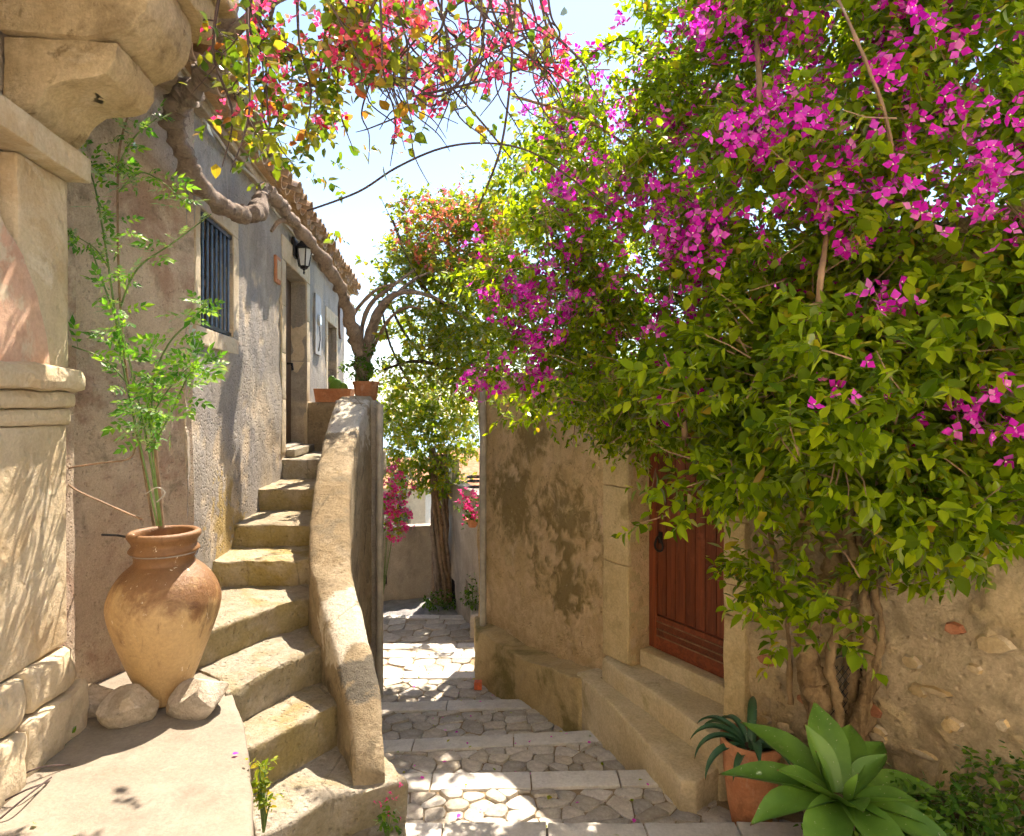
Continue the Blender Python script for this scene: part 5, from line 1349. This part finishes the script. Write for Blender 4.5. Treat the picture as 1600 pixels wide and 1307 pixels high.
build('stalk', MB().tube([(AH.x + .05, AH.y + .1, -.02), (AH.x + .02, AH.y + .04, .25), AH + Vector((0, 0, -.02))], [.05, .045, .05], 10, .2), M['bark'], ag, smooth=60)
leaves = [(2.25, .42, .47, .185, -.25), (1.45, .80, .40, .17, -.2), (2.80, .14, .47, .17, -.3), (3.40, .05, .42, .17, -.35), (4.05, .0, .44, .18, -.5), (.15, .08, .50, .19, -.4), (.65, .40, .38, .18, -.2), (1.0, .52, .38, .17, -.2), (5.45, .0, .46, .185, -.45), (4.75, .08, .42, .175, -.5), (5.95, -.1, .48, .185, -.35), (3.2, .52, .28, .14, -.1), (1.9, .95, .28, .125, -.1), (.3, .65, .26, .12, -.1), (4.5, .52, .28, .13, -.2), (5.5, .50, .27, .12, -.2), (2.5, 1.2, .18, .075, 0), (5.0, 1.25, .16, .065, 0)]
for (az, el, L, W, cu) in [(a, b, c * .95, d * .94, e) for a, b, c, d, e in leaves]:
    build('leaf', blade(MB(), AH + Vector((.035*math.cos(az), .035*math.sin(az), .0)), az, el, L, W, cu), M['agave'], ag, smooth=50)
PB = Vector((1.315, 3.52, -.155))
pot = set_props(build('terracotta_pot', MB().lathe([(.085, 0), (.098, .01), (.125, .15), (.145, .32), (.15, .44), (.163, .45), (.165, .50), (.148, .50), (.142, .44)], PB, 36, .01), M['terracotta'], loc=PB, smooth=50), 'tall orange terracotta pot beside the door steps', 'pot')
build('soil', MB().lathe([(.143, .43), (.143, .45), (.01, .46)], PB, 20), M['soil'], pot)
sp = thing('strap_leaf_plant', tuple(PB + Vector((0, 0, .45))), 'dark blue-green strap-leaved plant drooping from the terracotta pot', 'plant')
for i in range(15):
    az = i * 2.4 + random.uniform(-.3, .3); el = random.uniform(.5, 1.25)
    build('leaf', blade(MB(), PB + Vector((.03*math.cos(az), .03*math.sin(az), .44)), az, el, random.uniform(.26, .40), random.uniform(.036, .052), -random.uniform(1.3, 2.6), .3, 12, .7), M['strap'], sp, smooth=60)
small_plant('low_hedge', [(1510,1290,120,50,2.6,.2), (1580,1245,45,50,2.6,.2,.7), (1430,1285,60,40,2.65,.15,.8), (1380,1330,90,40,2.6,.2,.8)], 330, .042, M['leafd'], 'low dark green ground cover bed beneath the rubble wall', 'ground cover', (1.85, 2.62, .1), n_parts=200, ml=9)
# earth bed the plants grow from
set_props(build('planting_bed', MB().prism([(1.25, 2.3), (1.55, 3.2), (1.80, 3.42), (3.2, 1.2), (1.9, 1.0)], -.2, .34), M['soil'], bevel=.03, maxlen=.12, noise_amp=.02, noise_scale=5, smooth=60), kind='structure')
small_plant('stair_weed', [(408,1215,6,35,2.55,.03), (416,1245,9,20,2.55,.03)], 26, .032, M['leafo'], 'yellow-green weed growing in the joint between platform and steps', 'weed', P(412, 1300, 2.6), length=.06)
small_plant('platform_weed', [(98,1165,14,10,2.75,.05)], 12, .045, M['leafd'], 'small green weed sprouting from the platform below the portal', 'weed', P(98, 1172, 2.72), length=.05)
small_plant('rock_weed', [(120,1108,14,8,3.0,.05)], 10, .045, M['leafd'], 'tiny green weed beside the dark shaded rock', 'weed', P(118, 1112, 3.03), length=.05)
small_plant('flowering_weed', [(606,1282,7,16,2.95,.04)], 10, .036, M['leafd'], 'small pink-flowered weed at the foot of the stair end', 'weed', P(604, 1330, 3.0), M['pinkfl'], fcount=3, fsize=.018, length=.06)
# thin dark strands laid on the platform
dt = thing('dark_strands', tuple(P(40, 1230, 2.45)), 'thin dark strands lying on the platform at the lower left', 'twigs')
for i, (a, b, c) in enumerate((((0,1230),(60,1200),(110,1195)), ((0,1255),(40,1235),(75,1222)), ((0,1200),(30,1185),(55,1190)), ((0,1280),(35,1250),(80,1215)), ((0,1215),(25,1205),(70,1180)))):
    pp_ = []
    for j, (x, y) in enumerate((a, b, c)):
        Yd = (H - PZ - .012 - .03 * (j == 1)) / (y - 640) * 1000
        pp_.append(P(x, y, Yd))
    q = spline([tuple(v) for v in pp_], 5)
    build('twig', MB().tube([Vector(v) for v in q], .0035, 5), M['twig'], dt)

# fallen petals and leaves on the ground
fp_ = []; 
for i in range(150):
    k = random.random()
    if k < .07:
        x, y = random.uniform(-2.0, -.95), random.uniform(1.7, 3.1); z = PZ
        if x > -1.24 + (2.96 - y) * .45 - .05: continue
    else:
        y = random.uniform(3.0, 8.2); x = random.uniform(xl(y) + .1, xr(y) - .02)
        z = None
        for (yn, zz_, sl_) in NOSE:
            if y < yn + sl_ * x: z = zz_; break
        if z is None: continue
    fp_.append((x, y, z + .012))
fp_ = np.array(fp_); nF = len(fp_)
for nm, m_, a_, b_, lab in (('fallen_petals', M['magenta'], 0, nF // 2, None), ('fallen_leaves', M['leafo'], nF // 2, nF, None)):
    q_ = fp_[a_:b_]; kk = len(q_)
    qa, *_ = leaf_arrays(q_, unit(rng.normal(size=(kk, 3)) * np.array([1, 1, .1])), unit(np.array([0, 0, 1.0]) + rng.normal(size=(kk, 3)) * .25), rng.uniform(.016, .036, kk), LEAF_V, 1.2)
    o = link_mesh(nm, mass_mesh(nm, qa, LEAF_F), m_)
    set_props(o, 'scattered magenta petals fallen on the path and platform' if nm == 'fallen_petals' else 'scattered dry leaves fallen on the path and platform', 'petals' if nm == 'fallen_petals' else 'leaves', kind='stuff')
